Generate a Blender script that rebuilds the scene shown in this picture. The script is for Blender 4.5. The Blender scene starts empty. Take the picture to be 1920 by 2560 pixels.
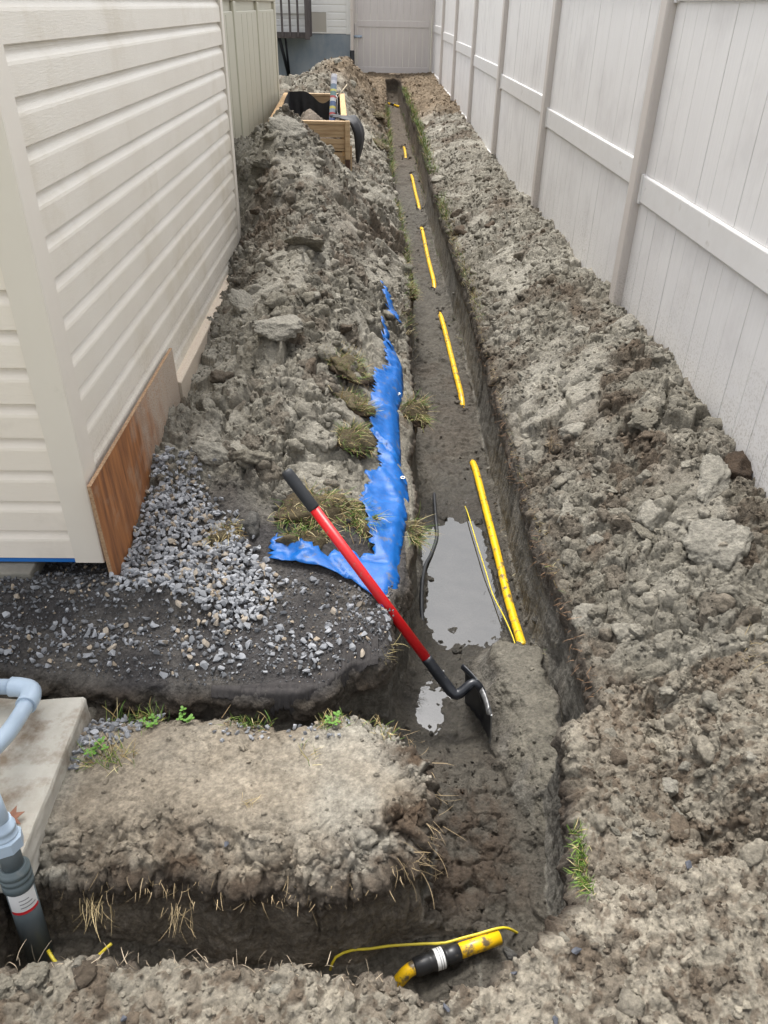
import bpy, bmesh, math, random
import numpy as np
from mathutils import Vector, Matrix, geometry

random.seed(7)
RNG = np.random.default_rng(11)
S = bpy.context.scene
COL = S.collection
R = math.radians

# ------------------------------------------------------------------ camera
cd = bpy.data.cameras.new('camera')
cam = bpy.data.objects.new('camera', cd)
COL.objects.link(cam)
cd.sensor_fit = 'VERTICAL'
cd.sensor_height = 24.0
cd.lens = 24.0 * 1928.0 / 2560.0
cd.clip_start = 0.05
cd.clip_end = 600
CX = Vector((0.99986, -0.00798, 0.01568)).normalized()
CZ = Vector((-0.0152, -0.8356, 0.5491))
CZ = (CZ - CX * CZ.dot(CX)).normalized()
CY = CZ.cross(CX)
cam.matrix_world = Matrix(((CX.x, CY.x, CZ.x, 0), (CX.y, CY.y, CZ.y, 0), (CX.z, CY.z, CZ.z, 1.65), (0, 0, 0, 1)))
S.camera = cam

# ------------------------------------------------------------------ sky, sun, exposure (overcast)
SUN_EL, SUN_AZ = R(68), R(345)          # azimuth clockwise from +Y
W = bpy.data.worlds.new('World')
S.world = W
W.use_nodes = True
nt = W.node_tree
bg = nt.nodes['Background']
sky = nt.nodes.new('ShaderNodeTexSky')
sky.sky_type = 'NISHITA'
sky.sun_disc = False
sky.sun_elevation = SUN_EL
sky.sun_rotation = SUN_AZ
sky.air_density = 1.0
sky.dust_density = 4.0
sky.ozone_density = 1.0
hs = nt.nodes.new('ShaderNodeHueSaturation')   # a closed grey cloud cover: nearly colourless sky light
hs.inputs['Saturation'].default_value = 0.18
nt.links.new(sky.outputs[0], hs.inputs['Color'])
nt.links.new(hs.outputs[0], bg.inputs[0])
bg.inputs[1].default_value = 0.15
sd = bpy.data.lights.new('sun', 'SUN')
sd.energy = 1.3
sd.angle = R(11)
sd.color = (1.0, 0.97, 0.92)
sun = bpy.data.objects.new('sun', sd)
COL.objects.link(sun)
sdir = Vector((math.sin(SUN_AZ) * math.cos(SUN_EL), math.cos(SUN_AZ) * math.cos(SUN_EL), math.sin(SUN_EL)))
sun.rotation_euler = sdir.to_track_quat('Z', 'Y').to_euler()
S.view_settings.view_transform = 'Standard'
S.view_settings.look = 'None'
S.view_settings.gamma = 1.0
S.view_settings.use_curve_mapping = False
S.view_settings.exposure = 1.24
try:
    S.cycles.max_bounces = 8
    S.cycles.use_denoising = True
except Exception:
    pass

# ------------------------------------------------------------------ helpers
def tag(o, label=None, cat=None, group=None, kind=None):
    if label: o['label'] = label
    if cat: o['category'] = cat
    if group: o['group'] = group
    if kind: o['kind'] = kind
    return o

def link(name, me, mat=None, parent=None):
    o = bpy.data.objects.new(name, me)
    COL.objects.link(o)
    if mat is not None and me is not None and len(me.materials) == 0:
        me.materials.append(mat)
    if parent is not None: o.parent = parent
    return o

def empty(name, loc=(0, 0, 0)):
    o = bpy.data.objects.new(name, None)
    COL.objects.link(o)
    o.location = loc
    o.empty_display_size = 0.1
    return o

def smooth(me, on=True):
    me.polygons.foreach_set('use_smooth', np.full(len(me.polygons), on))

def mesh(name, v, f, sm=False):
    me = bpy.data.meshes.new(name)
    me.from_pydata([tuple(map(float, p)) for p in v], [], f)
    me.update()
    if sm: smooth(me)
    return me

def np_mesh(name, V, F, sm=True):
    """V (n,3) array, F (m,k) array of equal sized faces"""
    me = bpy.data.meshes.new(name)
    n, k = F.shape
    me.vertices.add(len(V)); me.vertices.foreach_set('co', V.astype(np.float32).ravel())
    me.loops.add(n * k); me.loops.foreach_set('vertex_index', F.astype(np.int32).ravel())
    me.polygons.add(n)
    me.polygons.foreach_set('loop_start', (np.arange(n) * k).astype(np.int32))
    me.update(calc_edges=True)
    smooth(me, sm)
    return me

def vcol(me, C, name='soil'):
    a = me.color_attributes.new(name, 'FLOAT_COLOR', 'POINT')
    if C.shape[1] == 3: C = np.c_[C, np.zeros(len(C))]
    a.data.foreach_set('color', C.astype(np.float32).ravel())

def bm_mesh(bm, name, sm=False):
    me = bpy.data.meshes.new(name)
    bm.normal_update()
    bm.to_mesh(me); bm.free()
    if sm: smooth(me)
    return me

def bm_box(bm, x0, x1, y0, y1, z0, z1, bev=0.0):
    vs = [bm.verts.new(p) for p in ((x0,y0,z0),(x1,y0,z0),(x1,y1,z0),(x0,y1,z0),(x0,y0,z1),(x1,y0,z1),(x1,y1,z1),(x0,y1,z1))]
    fs = [bm.faces.new([vs[i] for i in q]) for q in ((3,2,1,0),(4,5,6,7),(0,1,5,4),(1,2,6,5),(2,3,7,6),(3,0,4,7))]
    if bev > 0:
        es = list({e for f in fs for e in f.edges})
        bmesh.ops.bevel(bm, geom=es, offset=bev, segments=2, affect='EDGES', profile=0.5)
    return bm

def box(name, x0, x1, y0, y1, z0, z1, mat, parent=None, bev=0.003):
    bm = bmesh.new()
    bm_box(bm, x0, x1, y0, y1, z0, z1, bev)
    return link(name, bm_mesh(bm, name), mat, parent)

def prism_mesh(name, prof, length, axis='y', sm=False):
    """closed profile of (a,b) extruded along axis from 0 to length. axis y: a=x,b=z ; axis x: a=y,b=z ; axis z: a=x,b=y"""
    n = len(prof)
    V = []
    for t in (0.0, length):
        for a, b in prof:
            V.append((a, t, b) if axis == 'y' else ((t, a, b) if axis == 'x' else (a, b, t)))
    F = [(i, (i + 1) % n, n + (i + 1) % n, n + i) for i in range(n)]
    F += [tuple(range(n - 1, -1, -1)), tuple(range(n, 2 * n))]
    me = mesh(name, V, F, sm)
    bm = bmesh.new(); bm.from_mesh(me); bmesh.ops.recalc_face_normals(bm, faces=bm.faces); bm.to_mesh(me); bm.free()
    return me

def tube_geo(pts, rad, n=12, cap=True):
    P = [Vector(p) for p in pts]
    m = len(P)
    rs = rad if hasattr(rad, '__len__') else [rad] * m
    V, F = [], []
    t0 = (P[1] - P[0]).normalized()
    up = Vector((0, 0, 1)) if abs(t0.z) < 0.9 else Vector((1, 0, 0))
    nn = (up - t0 * up.dot(t0)).normalized()
    for i in range(m):
        t = (P[min(i + 1, m - 1)] - P[max(i - 1, 0)]).normalized()
        nn = (nn - t * nn.dot(t)).normalized()
        b = t.cross(nn)
        for j in range(n):
            a = 2 * math.pi * j / n
            V.append(tuple(P[i] + (nn * math.cos(a) + b * math.sin(a)) * rs[i]))
    for i in range(m - 1):
        for j in range(n):
            F.append((i * n + j, i * n + (j + 1) % n, (i + 1) * n + (j + 1) % n, (i + 1) * n + j))
    if cap:
        F.append(tuple(range(n - 1, -1, -1))); F.append(tuple((m - 1) * n + j for j in range(n)))
    return V, F

def tube(name, pts, rad, mat, parent=None, n=12, sm=True, cap=True):
    V, F = tube_geo(pts, rad, n, cap)
    me = mesh(name, V, F)
    bm = bmesh.new(); bm.from_mesh(me); bmesh.ops.recalc_face_normals(bm, faces=bm.faces); bm.to_mesh(me); bm.free()
    if sm:
        fl = np.array([len(p.vertices) == 4 for p in me.polygons]); me.polygons.foreach_set('use_smooth', fl)
    return link(name, me, mat, parent)

def spline(pts, step=0.03):
    """Catmull-Rom resample"""
    P = [Vector(p) for p in pts]
    Q = [P[0] * 2 - P[1]] + P + [P[-1] * 2 - P[-2]]
    out = []
    for i in range(1, len(Q) - 2):
        p0, p1, p2, p3 = Q[i - 1], Q[i], Q[i + 1], Q[i + 2]
        k = max(2, int((p2 - p1).length / step))
        for j in range(k):
            t = j / k
            out.append(0.5 * ((2 * p1) + (p2 - p0) * t + (2 * p0 - 5 * p1 + 4 * p2 - p3) * t * t + (3 * p1 - p0 - 3 * p2 + p3) * t ** 3))
    out.append(P[-1])
    return out

# ------------------------------------------------------------------ materials
def new_mat(name):
    m = bpy.data.materials.new(name)
    m.use_nodes = True
    t = m.node_tree
    return m, t, t.nodes['Principled BSDF']

def N(t, typ, **kw):
    n = t.nodes.new('ShaderNode' + typ)
    for k_, v in kw.items():
        if k_ in n.inputs.keys(): n.inputs[k_].default_value = v
        else: setattr(n, k_, v)
    return n

def coords(t, stretch=(1, 1, 1), world=False):
    mp = N(t, 'Mapping')
    mp.inputs['Scale'].default_value = stretch
    if world:
        g = N(t, 'NewGeometry'); t.links.new(g.outputs['Position'], mp.inputs[0])
    else:
        tc = N(t, 'TexCoord'); t.links.new(tc.outputs['Object'], mp.inputs[0])
    return mp.outputs[0]

def mat(name, c1, c2=None, scale=4, rough=0.5, bump=0.0, bscale=60, stretch=(1, 1, 1), bstretch=None, world=False, detail=5, spec=0.5,
        lo=0.35, hi=0.65, dirt=None, dscale=3, dlo=0.55, dhi=0.75, metal=0.0, dist=0.002):
    m, t, b = new_mat(name)
    co = coords(t, stretch, world)
    nz = N(t, 'TexNoise', Scale=scale, Detail=detail, Roughness=0.6)
    t.links.new(co, nz.inputs['Vector'])
    mr = N(t, 'MapRange'); mr.inputs[1].default_value = lo; mr.inputs[2].default_value = hi
    t.links.new(nz.outputs[0], mr.inputs[0])
    mx = N(t, 'Mix', data_type='RGBA')
    mx.inputs[6].default_value = (*c1, 1); mx.inputs[7].default_value = (*(c2 or c1), 1)
    t.links.new(mr.outputs[0], mx.inputs[0])
    out = mx.outputs[2]
    if dirt:
        n2 = N(t, 'TexNoise', Scale=dscale, Detail=6, Roughness=0.65)
        t.links.new(coords(t, (1, 1, 1), world), n2.inputs['Vector'])
        m2 = N(t, 'MapRange'); m2.inputs[1].default_value = dlo; m2.inputs[2].default_value = dhi
        t.links.new(n2.outputs[0], m2.inputs[0])
        x2 = N(t, 'Mix', data_type='RGBA')
        t.links.new(m2.outputs[0], x2.inputs[0]); t.links.new(out, x2.inputs[6]); x2.inputs[7].default_value = (*dirt, 1)
        out = x2.outputs[2]
    t.links.new(out, b.inputs['Base Color'])
    b.inputs['Roughness'].default_value = rough
    b.inputs['Metallic'].default_value = metal
    b.inputs['Specular IOR Level'].default_value = spec
    if bump > 0:
        n3 = N(t, 'TexNoise', Scale=bscale, Detail=6, Roughness=0.65)
        t.links.new(coords(t, bstretch or stretch, world), n3.inputs['Vector'])
        bp = N(t, 'Bump', Strength=bump, Distance=dist)
        t.links.new(n3.outputs[0], bp.inputs['Height']); t.links.new(bp.outputs[0], b.inputs['Normal'])
    return m

def soil_mat(name, fine=1.0):
    m, t, b = new_mat(name)
    at = N(t, 'Attribute', attribute_name='soil')
    co = coords(t, (1, 1, 1), True)
    n1 = N(t, 'TexNoise', Scale=55, Detail=7, Roughness=0.72); t.links.new(co, n1.inputs['Vector'])
    m1 = N(t, 'MapRange'); m1.inputs[1].default_value = .3; m1.inputs[2].default_value = .7; m1.inputs[3].default_value = .55; m1.inputs[4].default_value = 1.40
    t.links.new(n1.outputs[0], m1.inputs[0])
    n2 = N(t, 'TexNoise', Scale=9, Detail=4, Roughness=0.6); t.links.new(co, n2.inputs['Vector'])
    m2 = N(t, 'MapRange'); m2.inputs[1].default_value = .3; m2.inputs[2].default_value = .7; m2.inputs[3].default_value = .85; m2.inputs[4].default_value = 1.13
    t.links.new(n2.outputs[0], m2.inputs[0])
    mu = N(t, 'Math', operation='MULTIPLY'); t.links.new(m1.outputs[0], mu.inputs[0]); t.links.new(m2.outputs[0], mu.inputs[1])
    vm = N(t, 'VectorMath', operation='SCALE'); t.links.new(at.outputs['Color'], vm.inputs[0]); t.links.new(mu.outputs[0], vm.inputs['Scale'])
    t.links.new(vm.outputs[0], b.inputs['Base Color'])
    # wetness (alpha) -> lower roughness
    mr = N(t, 'MapRange'); mr.inputs[3].default_value = .95; mr.inputs[4].default_value = .38
    t.links.new(at.outputs['Alpha'], mr.inputs[0]); t.links.new(mr.outputs[0], b.inputs['Roughness'])
    b.inputs['Specular IOR Level'].default_value = 0.35
    n3 = N(t, 'TexNoise', Scale=140, Detail=8, Roughness=0.75); t.links.new(co, n3.inputs['Vector'])
    bp = N(t, 'Bump', Strength=1.0 * fine, Distance=0.007); t.links.new(n3.outputs[0], bp.inputs['Height'])
    n4 = N(t, 'TexVoronoi', Scale=95); t.links.new(co, n4.inputs['Vector'])
    b2 = N(t, 'Bump', Strength=0.55 * fine, Distance=0.005); b2.invert = True
    t.links.new(n4.outputs['Distance'], b2.inputs['Height']); t.links.new(bp.outputs[0], b2.inputs['Normal'])
    t.links.new(b2.outputs[0], b.inputs['Normal'])
    return m

def attr_mat(name, attr='col', rough=0.7, trans=0.0, mott=0.0, mscale=120):
    m, t, b = new_mat(name)
    at = N(t, 'Attribute', attribute_name=attr)
    out = at.outputs['Color']
    if mott:
        nz = N(t, 'TexNoise', Scale=mscale, Detail=5); t.links.new(coords(t), nz.inputs['Vector'])
        mr = N(t, 'MapRange'); mr.inputs[3].default_value = 1 - mott; mr.inputs[4].default_value = 1 + mott
        t.links.new(nz.outputs[0], mr.inputs[0])
        vm = N(t, 'VectorMath', operation='SCALE'); t.links.new(out, vm.inputs[0]); t.links.new(mr.outputs[0], vm.inputs['Scale'])
        out = vm.outputs[0]
    t.links.new(out, b.inputs['Base Color'])
    b.inputs['Roughness'].default_value = rough
    b.inputs['Specular IOR Level'].default_value = 0.3
    return m

M = {}
M['soil'] = soil_mat('soil')
M['stone'] = attr_mat('crushed_stone', 'col', 0.75, mott=0.35, mscale=90)
M['grass'] = attr_mat('grass_blades', 'col', 0.55)
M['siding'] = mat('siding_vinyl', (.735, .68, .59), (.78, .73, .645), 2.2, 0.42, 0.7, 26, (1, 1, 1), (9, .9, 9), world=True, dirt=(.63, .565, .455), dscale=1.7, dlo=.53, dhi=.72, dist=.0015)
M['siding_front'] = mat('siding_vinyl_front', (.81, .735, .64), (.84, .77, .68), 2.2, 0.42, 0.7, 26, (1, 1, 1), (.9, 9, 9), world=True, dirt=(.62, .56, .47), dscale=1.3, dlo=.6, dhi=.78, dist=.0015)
M['trim'] = mat('trim_vinyl', (.725, .665, .58), (.755, .70, .615), 3, 0.5, 0.05, 200, world=True, dirt=(.50, .46, .38), dscale=5, dlo=.62, dhi=.85)
M['dark_gap'] = mat('dark_gap', (.05, .045, .04), None, rough=.9)
M['ledge'] = mat('ledge_board', (.60, .53, .44), (.50, .40, .30), 160, 0.85, .3, 200, world=True)
M['shed'] = mat('tan_resin', (.47, .445, .345), (.50, .475, .375), 2, 0.5, .12, 90, (1, 1, .15), world=True, dirt=(.42, .385, .29), dscale=1.5, dlo=.55, dhi=.8)
M['fence'] = mat('fence_vinyl', (.725, .71, .70), (.76, .745, .735), 14, 0.42, 0.05, 60, (5, 5, .22), world=True, dirt=(.60, .58, .575), dscale=2.2, dlo=.5, dhi=.8)
M['post'] = mat('fence_post_vinyl', (.55, .505, .47), (.585, .545, .51), 6, 0.45, 0.04, 60, (1, 1, .3), world=True)
M['rail'] = mat('fence_rail_vinyl', (.68, .665, .65), (.72, .71, .70), 9, 0.35, 0.04, 60, world=True, dirt=(.47, .44, .40), dscale=9, dlo=.6, dhi=.78)
M['gate'] = mat('gate_vinyl', (.56, .52, .50), (.60, .56, .54), 6, 0.5, 0.04, 60, (4, 4, .3), world=True)
M['ply'] = mat('plywood', (.40, .165, .055), (.17, .066, .026), 4.5, 0.62, .3, 60, (9, 9, .7), world=True, dirt=(.36, .26, .18), dscale=7, dlo=.56, dhi=.80)
def ply_dust(m):
    t = m.node_tree; b = t.nodes['Principled BSDF']
    src = b.inputs['Base Color'].links[0].from_socket
    g = N(t, 'NewGeometry'); s_ = N(t, 'SeparateXYZ'); t.links.new(g.outputs['Position'], s_.inputs[0])
    nz = N(t, 'TexNoise', Scale=9, Detail=6); nf = N(t, 'TexNoise', Scale=240, Detail=3)
    t.links.new(g.outputs['Position'], nz.inputs['Vector']); t.links.new(g.outputs['Position'], nf.inputs['Vector'])
    a1 = N(t, 'Math', operation='MULTIPLY_ADD'); a1.inputs[1].default_value = .9; t.links.new(nz.outputs[0], a1.inputs[0]); t.links.new(s_.outputs[1], a1.inputs[2])
    mr = N(t, 'MapRange'); mr.inputs[1].default_value = 2.85; mr.inputs[2].default_value = 3.4; t.links.new(a1.outputs[0], mr.inputs[0])
    m2 = N(t, 'MapRange'); m2.inputs[1].default_value = .40; m2.inputs[2].default_value = .55; t.links.new(nf.outputs[0], m2.inputs[0])
    m3 = N(t, 'Math', operation='MULTIPLY'); t.links.new(mr.outputs[0], m3.inputs[0]); t.links.new(m2.outputs[0], m3.inputs[1])
    m4 = N(t, 'Math', operation='MULTIPLY_ADD'); m4.inputs[1].default_value = .5; t.links.new(mr.outputs[0], m4.inputs[0]); t.links.new(m3.outputs[0], m4.inputs[2]); m4.use_clamp = True
    mx = N(t, 'Mix', data_type='RGBA'); t.links.new(m4.outputs[0], mx.inputs[0]); t.links.new(src, mx.inputs[6]); mx.inputs[7].default_value = (.44, .37, .30, 1)
    t.links.new(mx.outputs[2], b.inputs['Base Color'])
ply_dust(M['ply'])
def base_splash(m, col):
    """dried mud splashes on the foot of the panels"""
    t = m.node_tree; b = t.nodes['Principled BSDF']; src = b.inputs['Base Color'].links[0].from_socket
    g = N(t, 'NewGeometry'); s_ = N(t, 'SeparateXYZ'); t.links.new(g.outputs['Position'], s_.inputs[0])
    n1 = N(t, 'TexNoise', Scale=5, Detail=4); n2 = N(t, 'TexNoise', Scale=110, Detail=4)
    t.links.new(g.outputs['Position'], n1.inputs['Vector']); t.links.new(g.outputs['Position'], n2.inputs['Vector'])
    a1 = N(t, 'Math', operation='MULTIPLY_ADD'); a1.inputs[1].default_value = -.55; t.links.new(n1.outputs[0], a1.inputs[0]); t.links.new(s_.outputs[2], a1.inputs[2])
    mr = N(t, 'MapRange'); mr.inputs[1].default_value = .38; mr.inputs[2].default_value = .02; t.links.new(a1.outputs[0], mr.inputs[0])
    m2 = N(t, 'MapRange'); m2.inputs[1].default_value = .50; m2.inputs[2].default_value = .62; t.links.new(n2.outputs[0], m2.inputs[0])
    m3 = N(t, 'Math', operation='MULTIPLY'); t.links.new(mr.outputs[0], m3.inputs[0]); t.links.new(m2.outputs[0], m3.inputs[1])
    m4 = N(t, 'Math', operation='MULTIPLY'); m4.inputs[1].default_value = .6; t.links.new(m3.outputs[0], m4.inputs[0])
    mx = N(t, 'Mix', data_type='RGBA'); t.links.new(m4.outputs[0], mx.inputs[0]); t.links.new(src, mx.inputs[6]); mx.inputs[7].default_value = (*col, 1)
    t.links.new(mx.outputs[2], b.inputs['Base Color'])
base_splash(M['fence'], (.42, .39, .35)); base_splash(M['post'], (.36, .32, .28)); base_splash(M['siding'], (.52, .46, .37))
M['plyedge'] = mat('plywood_edge', (.45, .30, .18), (.26, .15, .08), 120, 0.8, .2, 100, world=True)
M['blue_strip'] = mat('blue_wrap', (.01, .12, .42), (.02, .16, .5), 9, .5)
M['paver'] = mat('paver_concrete', (.24, .225, .19), (.18, .17, .145), 25, .9, .5, 160, world=True)
M['slab'] = mat('slab_concrete', (.46, .44, .39), (.36, .335, .285), 9, .9, .6, 140, world=True, dirt=(.20, .155, .11), dscale=7, dlo=.50, dhi=.66)
M['pvc_blue'] = mat('pvc_blue_grey', (.36, .45, .55), (.39, .48, .58), 8, .3, dirt=(.42, .44, .44), dscale=22, dlo=.6, dhi=.85)
M['pvc_dark'] = mat('pvc_dark_grey', (.075, .095, .105), (.095, .115, .125), 6, .42, .1, 120, dirt=(.14, .14, .13), dscale=25, dlo=.6, dhi=.8)
M['pvc_mid'] = mat('pvc_mid_grey', (.085, .112, .12), (.10, .128, .138), 6, .38, dirt=(.2, .2, .19), dscale=30, dlo=.6, dhi=.85)
M['white_label'] = mat('white_label', (.75, .75, .74), None, rough=.5)
M['red_label'] = mat('red_label', (.6, .02, .03), None, rough=.5)
M['print'] = mat('grey_print', (.25, .25, .26), None, rough=.6)
M['yellow'] = mat('yellow_polyethylene', (.80, .46, .005), (.84, .53, .01), 4, .36, dirt=(.14, .105, .06), dscale=26, dlo=.53, dhi=.63)
M['yellow_wire'] = mat('yellow_wire', (.80, .62, .02), (.6, .5, .05), 12, .4)
M['black_plastic'] = mat('black_plastic', (.018, .018, .02), (.03, .03, .03), 14, .38, dirt=(.2, .17, .13), dscale=24, dlo=.62, dhi=.75)
M['black_rubber'] = mat('black_rubber', (.02, .022, .026), (.03, .032, .036), 14, .55)
M['red_paint'] = mat('red_fibreglass', (.60, .006, .010), (.50, .007, .011), 6, .38, .05, 90, dirt=(.24, .13, .09), dscale=48, dlo=.62, dhi=.72)
M['steel_black'] = mat('black_painted_steel', (.012, .014, .018), (.022, .024, .03), 25, .3, .1, 90, dirt=(.18, .18, .18), dscale=45, dlo=.62, dhi=.72)
M['steel_worn'] = mat('worn_steel', (.33, .33, .33), (.18, .18, .18), 60, .45, .2, 90, metal=.6)
M['brass'] = mat('grommet_metal', (.6, .58, .5), None, rough=.35, metal=.8)
M['tarp'] = mat('blue_tarp', (.001, .088, .34), (.0015, .115, .42), 30, .42, .35, 420, dirt=(.13, .13, .13), dscale=24, dlo=.57, dhi=.72, world=True, spec=.4)
M['fabric'] = mat('geotextile', (.045, .042, .042), (.065, .06, .058), 50, .98, .6, 400, world=True, spec=.1)
M['planter_wood'] = mat('planter_pine', (.50, .36, .21), (.36, .24, .13), 9, .75, .2, 60, (.7, 8, 8), world=True)
M['planter_wood_side'] = mat('planter_pine_side', (.55, .36, .17), (.44, .26, .11), 9, .75, .2, 60, (8, .7, 8), world=True)
M['dark_stain'] = mat('stained_post', (.06, .03, .02), (.09, .045, .03), 9, .8)
M['black_fabric'] = mat('black_weed_fabric', (.012, .012, .014), (.02, .02, .022), 20, .6, .3, 200)
M['white_siding'] = mat('white_siding', (.72, .71, .68), (.76, .75, .72), 6, .45, world=True)
M['foundation'] = mat('foundation_concrete', (.19, .23, .27), (.28, .31, .335), 3.5, .85, .2, 60, (1, 1, .4), world=True, dirt=(.30, .32, .33), dscale=2.5, dlo=.5, dhi=.8)
M['vent_panel'] = mat('vent_panel', (.42, .39, .335), None, rough=.6)
M['porch'] = mat('porch_wood', (.10, .085, .085), (.065, .055, .055), 8, .8, .2, 60, (6, 6, .5), world=True)
M['brace'] = mat('brace_dark', (.012, .014, .022), None, rough=.7)
M['downspout'] = mat('downspout', (.58, .52, .47), None, rough=.45)
M['cream_wall'] = mat('cream_wall', (.50, .47, .40), (.45, .42, .36), 5, .7, world=True)
M['dead_leaf'] = mat('dead_leaf', (.20, .085, .05), (.28, .13, .08), 40, .7)
M['dark_soil_glass'] = None
wm, wt, wb = new_mat('puddle_water')
wn = N(wt, 'TexNoise', Scale=14, Detail=5); wt.links.new(coords(wt, (1, 1, 1), True), wn.inputs['Vector'])
wq = N(wt, 'TexNoise', Scale=7, Detail=3); wt.links.new(coords(wt, (1, 1, 1), True), wq.inputs['Vector'])
wbp = N(wt, 'Bump', Strength=.12, Distance=.01); wt.links.new(wq.outputs[0], wbp.inputs['Height']); wt.links.new(wbp.outputs[0], wb.inputs['Normal'])
wr = N(wt, 'Mix', data_type='RGBA'); wr.inputs[6].default_value = (.020, .018, .014, 1); wr.inputs[7].default_value = (.11, .103, .09, 1)
wt.links.new(wn.outputs[0], wr.inputs[0]); wt.links.new(wr.outputs[2], wb.inputs['Base Color'])
wb.inputs['Roughness'].default_value = 0.02
wb.inputs['IOR'].default_value = 2.0
wb.inputs['Transmission Weight'].default_value = 0.58
M['water'] = wm
# wrapped roll: coloured bands along its length
tm, tt, tb = new_mat('striped_wrap')
tcn = N(tt, 'TexCoord'); sx = N(tt, 'SeparateXYZ'); tt.links.new(tcn.outputs['Object'], sx.inputs[0])
mm = N(tt, 'Math', operation='MULTIPLY'); mm.inputs[1].default_value = 1.0; tt.links.new(sx.outputs[2], mm.inputs[0])
nzz = N(tt, 'TexNoise', Scale=1.0, Detail=0, noise_dimensions='1D')
cr = N(tt, 'ValToRGB'); cr.color_ramp.interpolation = 'CONSTANT'
bands = [(0, (.62, .62, .66)), (.06, (.6, .5, .1)), (.10, (.13, .17, .34)), (.2, (.55, .55, .6)), (.25, (.5, .1, .1)), (.29, (.3, .36, .42)), (.36, (.62, .55, .15)),
         (.41, (.12, .17, .3)), (.5, (.6, .62, .64)), (.56, (.5, .12, .12)), (.6, (.18, .28, .28)), (.68, (.6, .58, .2)), (.72, (.2, .26, .34)), (.82, (.6, .6, .66)), (.88, (.4, .42, .5)), (.94, (.62, .62, .66))]
els = cr.color_ramp.elements
els[0].position = 0; els[0].color = (*bands[0][1], 1)
els[1].position = bands[1][0]; els[1].color = (*bands[1][1], 1)
for p_, c_ in bands[2:]:
    e_ = els.new(p_); e_.color = (*c_, 1)
tt.links.new(mm.outputs[0], cr.inputs[0]); tt.links.new(cr.outputs[0], tb.inputs['Base Color'])
tb.inputs['Roughness'].default_value = .35
M['wrap'] = tm

# ------------------------------------------------------------------ noise (numpy)
def _h(ix, iy, iz, s):
    h = (ix.astype(np.int64) * 374761393 + iy.astype(np.int64) * 668265263 + iz.astype(np.int64) * 2147483647 % 1000003 * 1274126177 + s * 974634781) & 0xffffffff
    h = ((h ^ (h >> 13)) * 1274126177) & 0xffffffff
    h = ((h ^ (h >> 16)) * 2246822519) & 0xffffffff
    return ((h ^ (h >> 15)) & 0xffffff).astype(np.float32) / 16777215.0

def vnoise(x, y, z, s=0):
    x0 = np.floor(x); y0 = np.floor(y); z0 = np.floor(z)
    fx, fy, fz = x - x0, y - y0, z - z0
    ux, uy, uz = (a * a * a * (a * (a * 6 - 15) + 10) for a in (fx, fy, fz))
    x0 = x0.astype(np.int64); y0 = y0.astype(np.int64); z0 = z0.astype(np.int64)
    def L(a, b, t): return a + (b - a) * t
    c = [[[ _h(x0 + i, y0 + j, z0 + k, s) for k in (0, 1)] for j in (0, 1)] for i in (0, 1)]
    return L(L(L(c[0][0][0], c[1][0][0], ux), L(c[0][1][0], c[1][1][0], ux), uy),
             L(L(c[0][0][1], c[1][0][1], ux), L(c[0][1][1], c[1][1][1], ux), uy), uz) * 2 - 1

def fbm(x, y, z, scale, octv=4, s=0, gain=.5):
    a, t, f = 1.0, 0.0, 1.0 / scale
    r = 0
    for o in range(octv):
        r = r + a * vnoise(x * f + 17.3 * o, y * f - 9.1 * o, z * f + 3.7 * o, s + o)
        t += a; a *= gain; f *= 2.03
    return r / t

def worley(x, y, scale, s=0, jit=.9):
    """2D cells: F1, F2 (in cell units), random numbers of the nearest cell, offset from its centre"""
    px, py = x / scale, y / scale
    cx0, cy0 = np.floor(px).astype(np.int64), np.floor(py).astype(np.int64)
    f1 = np.full(px.shape, 9.0, np.float32); f2 = f1.copy()
    ci = np.zeros(px.shape, np.int64); cj = ci.copy()
    dx1 = np.zeros(px.shape, np.float32); dy1 = dx1.copy()
    zz = np.zeros(px.shape, np.int64)
    for i in (-1, 0, 1):
        for j in (-1, 0, 1):
            a, b = cx0 + i, cy0 + j
            qx = a + .5 + jit * (_h(a, b, zz, s) - .5); qy = b + .5 + jit * (_h(a, b, zz, s + 101) - .5)
            dx, dy = px - qx, py - qy
            d = np.sqrt(dx * dx + dy * dy).astype(np.float32)
            near = d < f1
            f2 = np.where(near, f1, np.minimum(f2, d))
            f1 = np.where(near, d, f1)
            ci = np.where(near, a, ci); cj = np.where(near, b, cj)
            dx1 = np.where(near, dx, dx1); dy1 = np.where(near, dy, dy1)
    r = [_h(ci, cj, zz, s + 201 + q) for q in range(4)]
    return f1, f2, r, dx1, dy1

def sst(a, b, x):
    t = np.clip((x - a) / (b - a), 0, 1)
    return t * t * (3 - 2 * t)

# ------------------------------------------------------------------ terrain: base heights
def zg(y): return np.maximum(0, (y - 3.2) * .0268)

_xr = np.array([(0.0,.5),(.86,.49),(1.0,.48),(1.3,.52),(1.43,.53),(1.52,.66),(1.76,.655),(2.2,.645),(2.7,.625),(3.5,.637),(4.6,.645),(6.1,.63),(8.3,.588),(11.8,.592),(16.5,.50),(19,.48)])
_xl = np.array([(0.0,.1),(1.0,.10),(1.06,.11),(1.28,.165),(1.40,.10),(1.475,.05),(1.6,.055),(1.72,.055),(1.9,.06),(2.05,.11),(2.3,.15),(2.6,.165),(3.0,.15),(3.3,.20),(3.7,.185),(4.54,.203),(5.2,.262),(6.3,.242),(8.3,.184),(11.7,.181),(16.5,.197),(19,.2)])
def xR(y): return np.interp(y, _xr[:, 0], _xr[:, 1])
def xL(y): return np.interp(y, _xl[:, 0], _xl[:, 1])
def x_fence(y): return 1.38 - .01 * y

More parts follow.
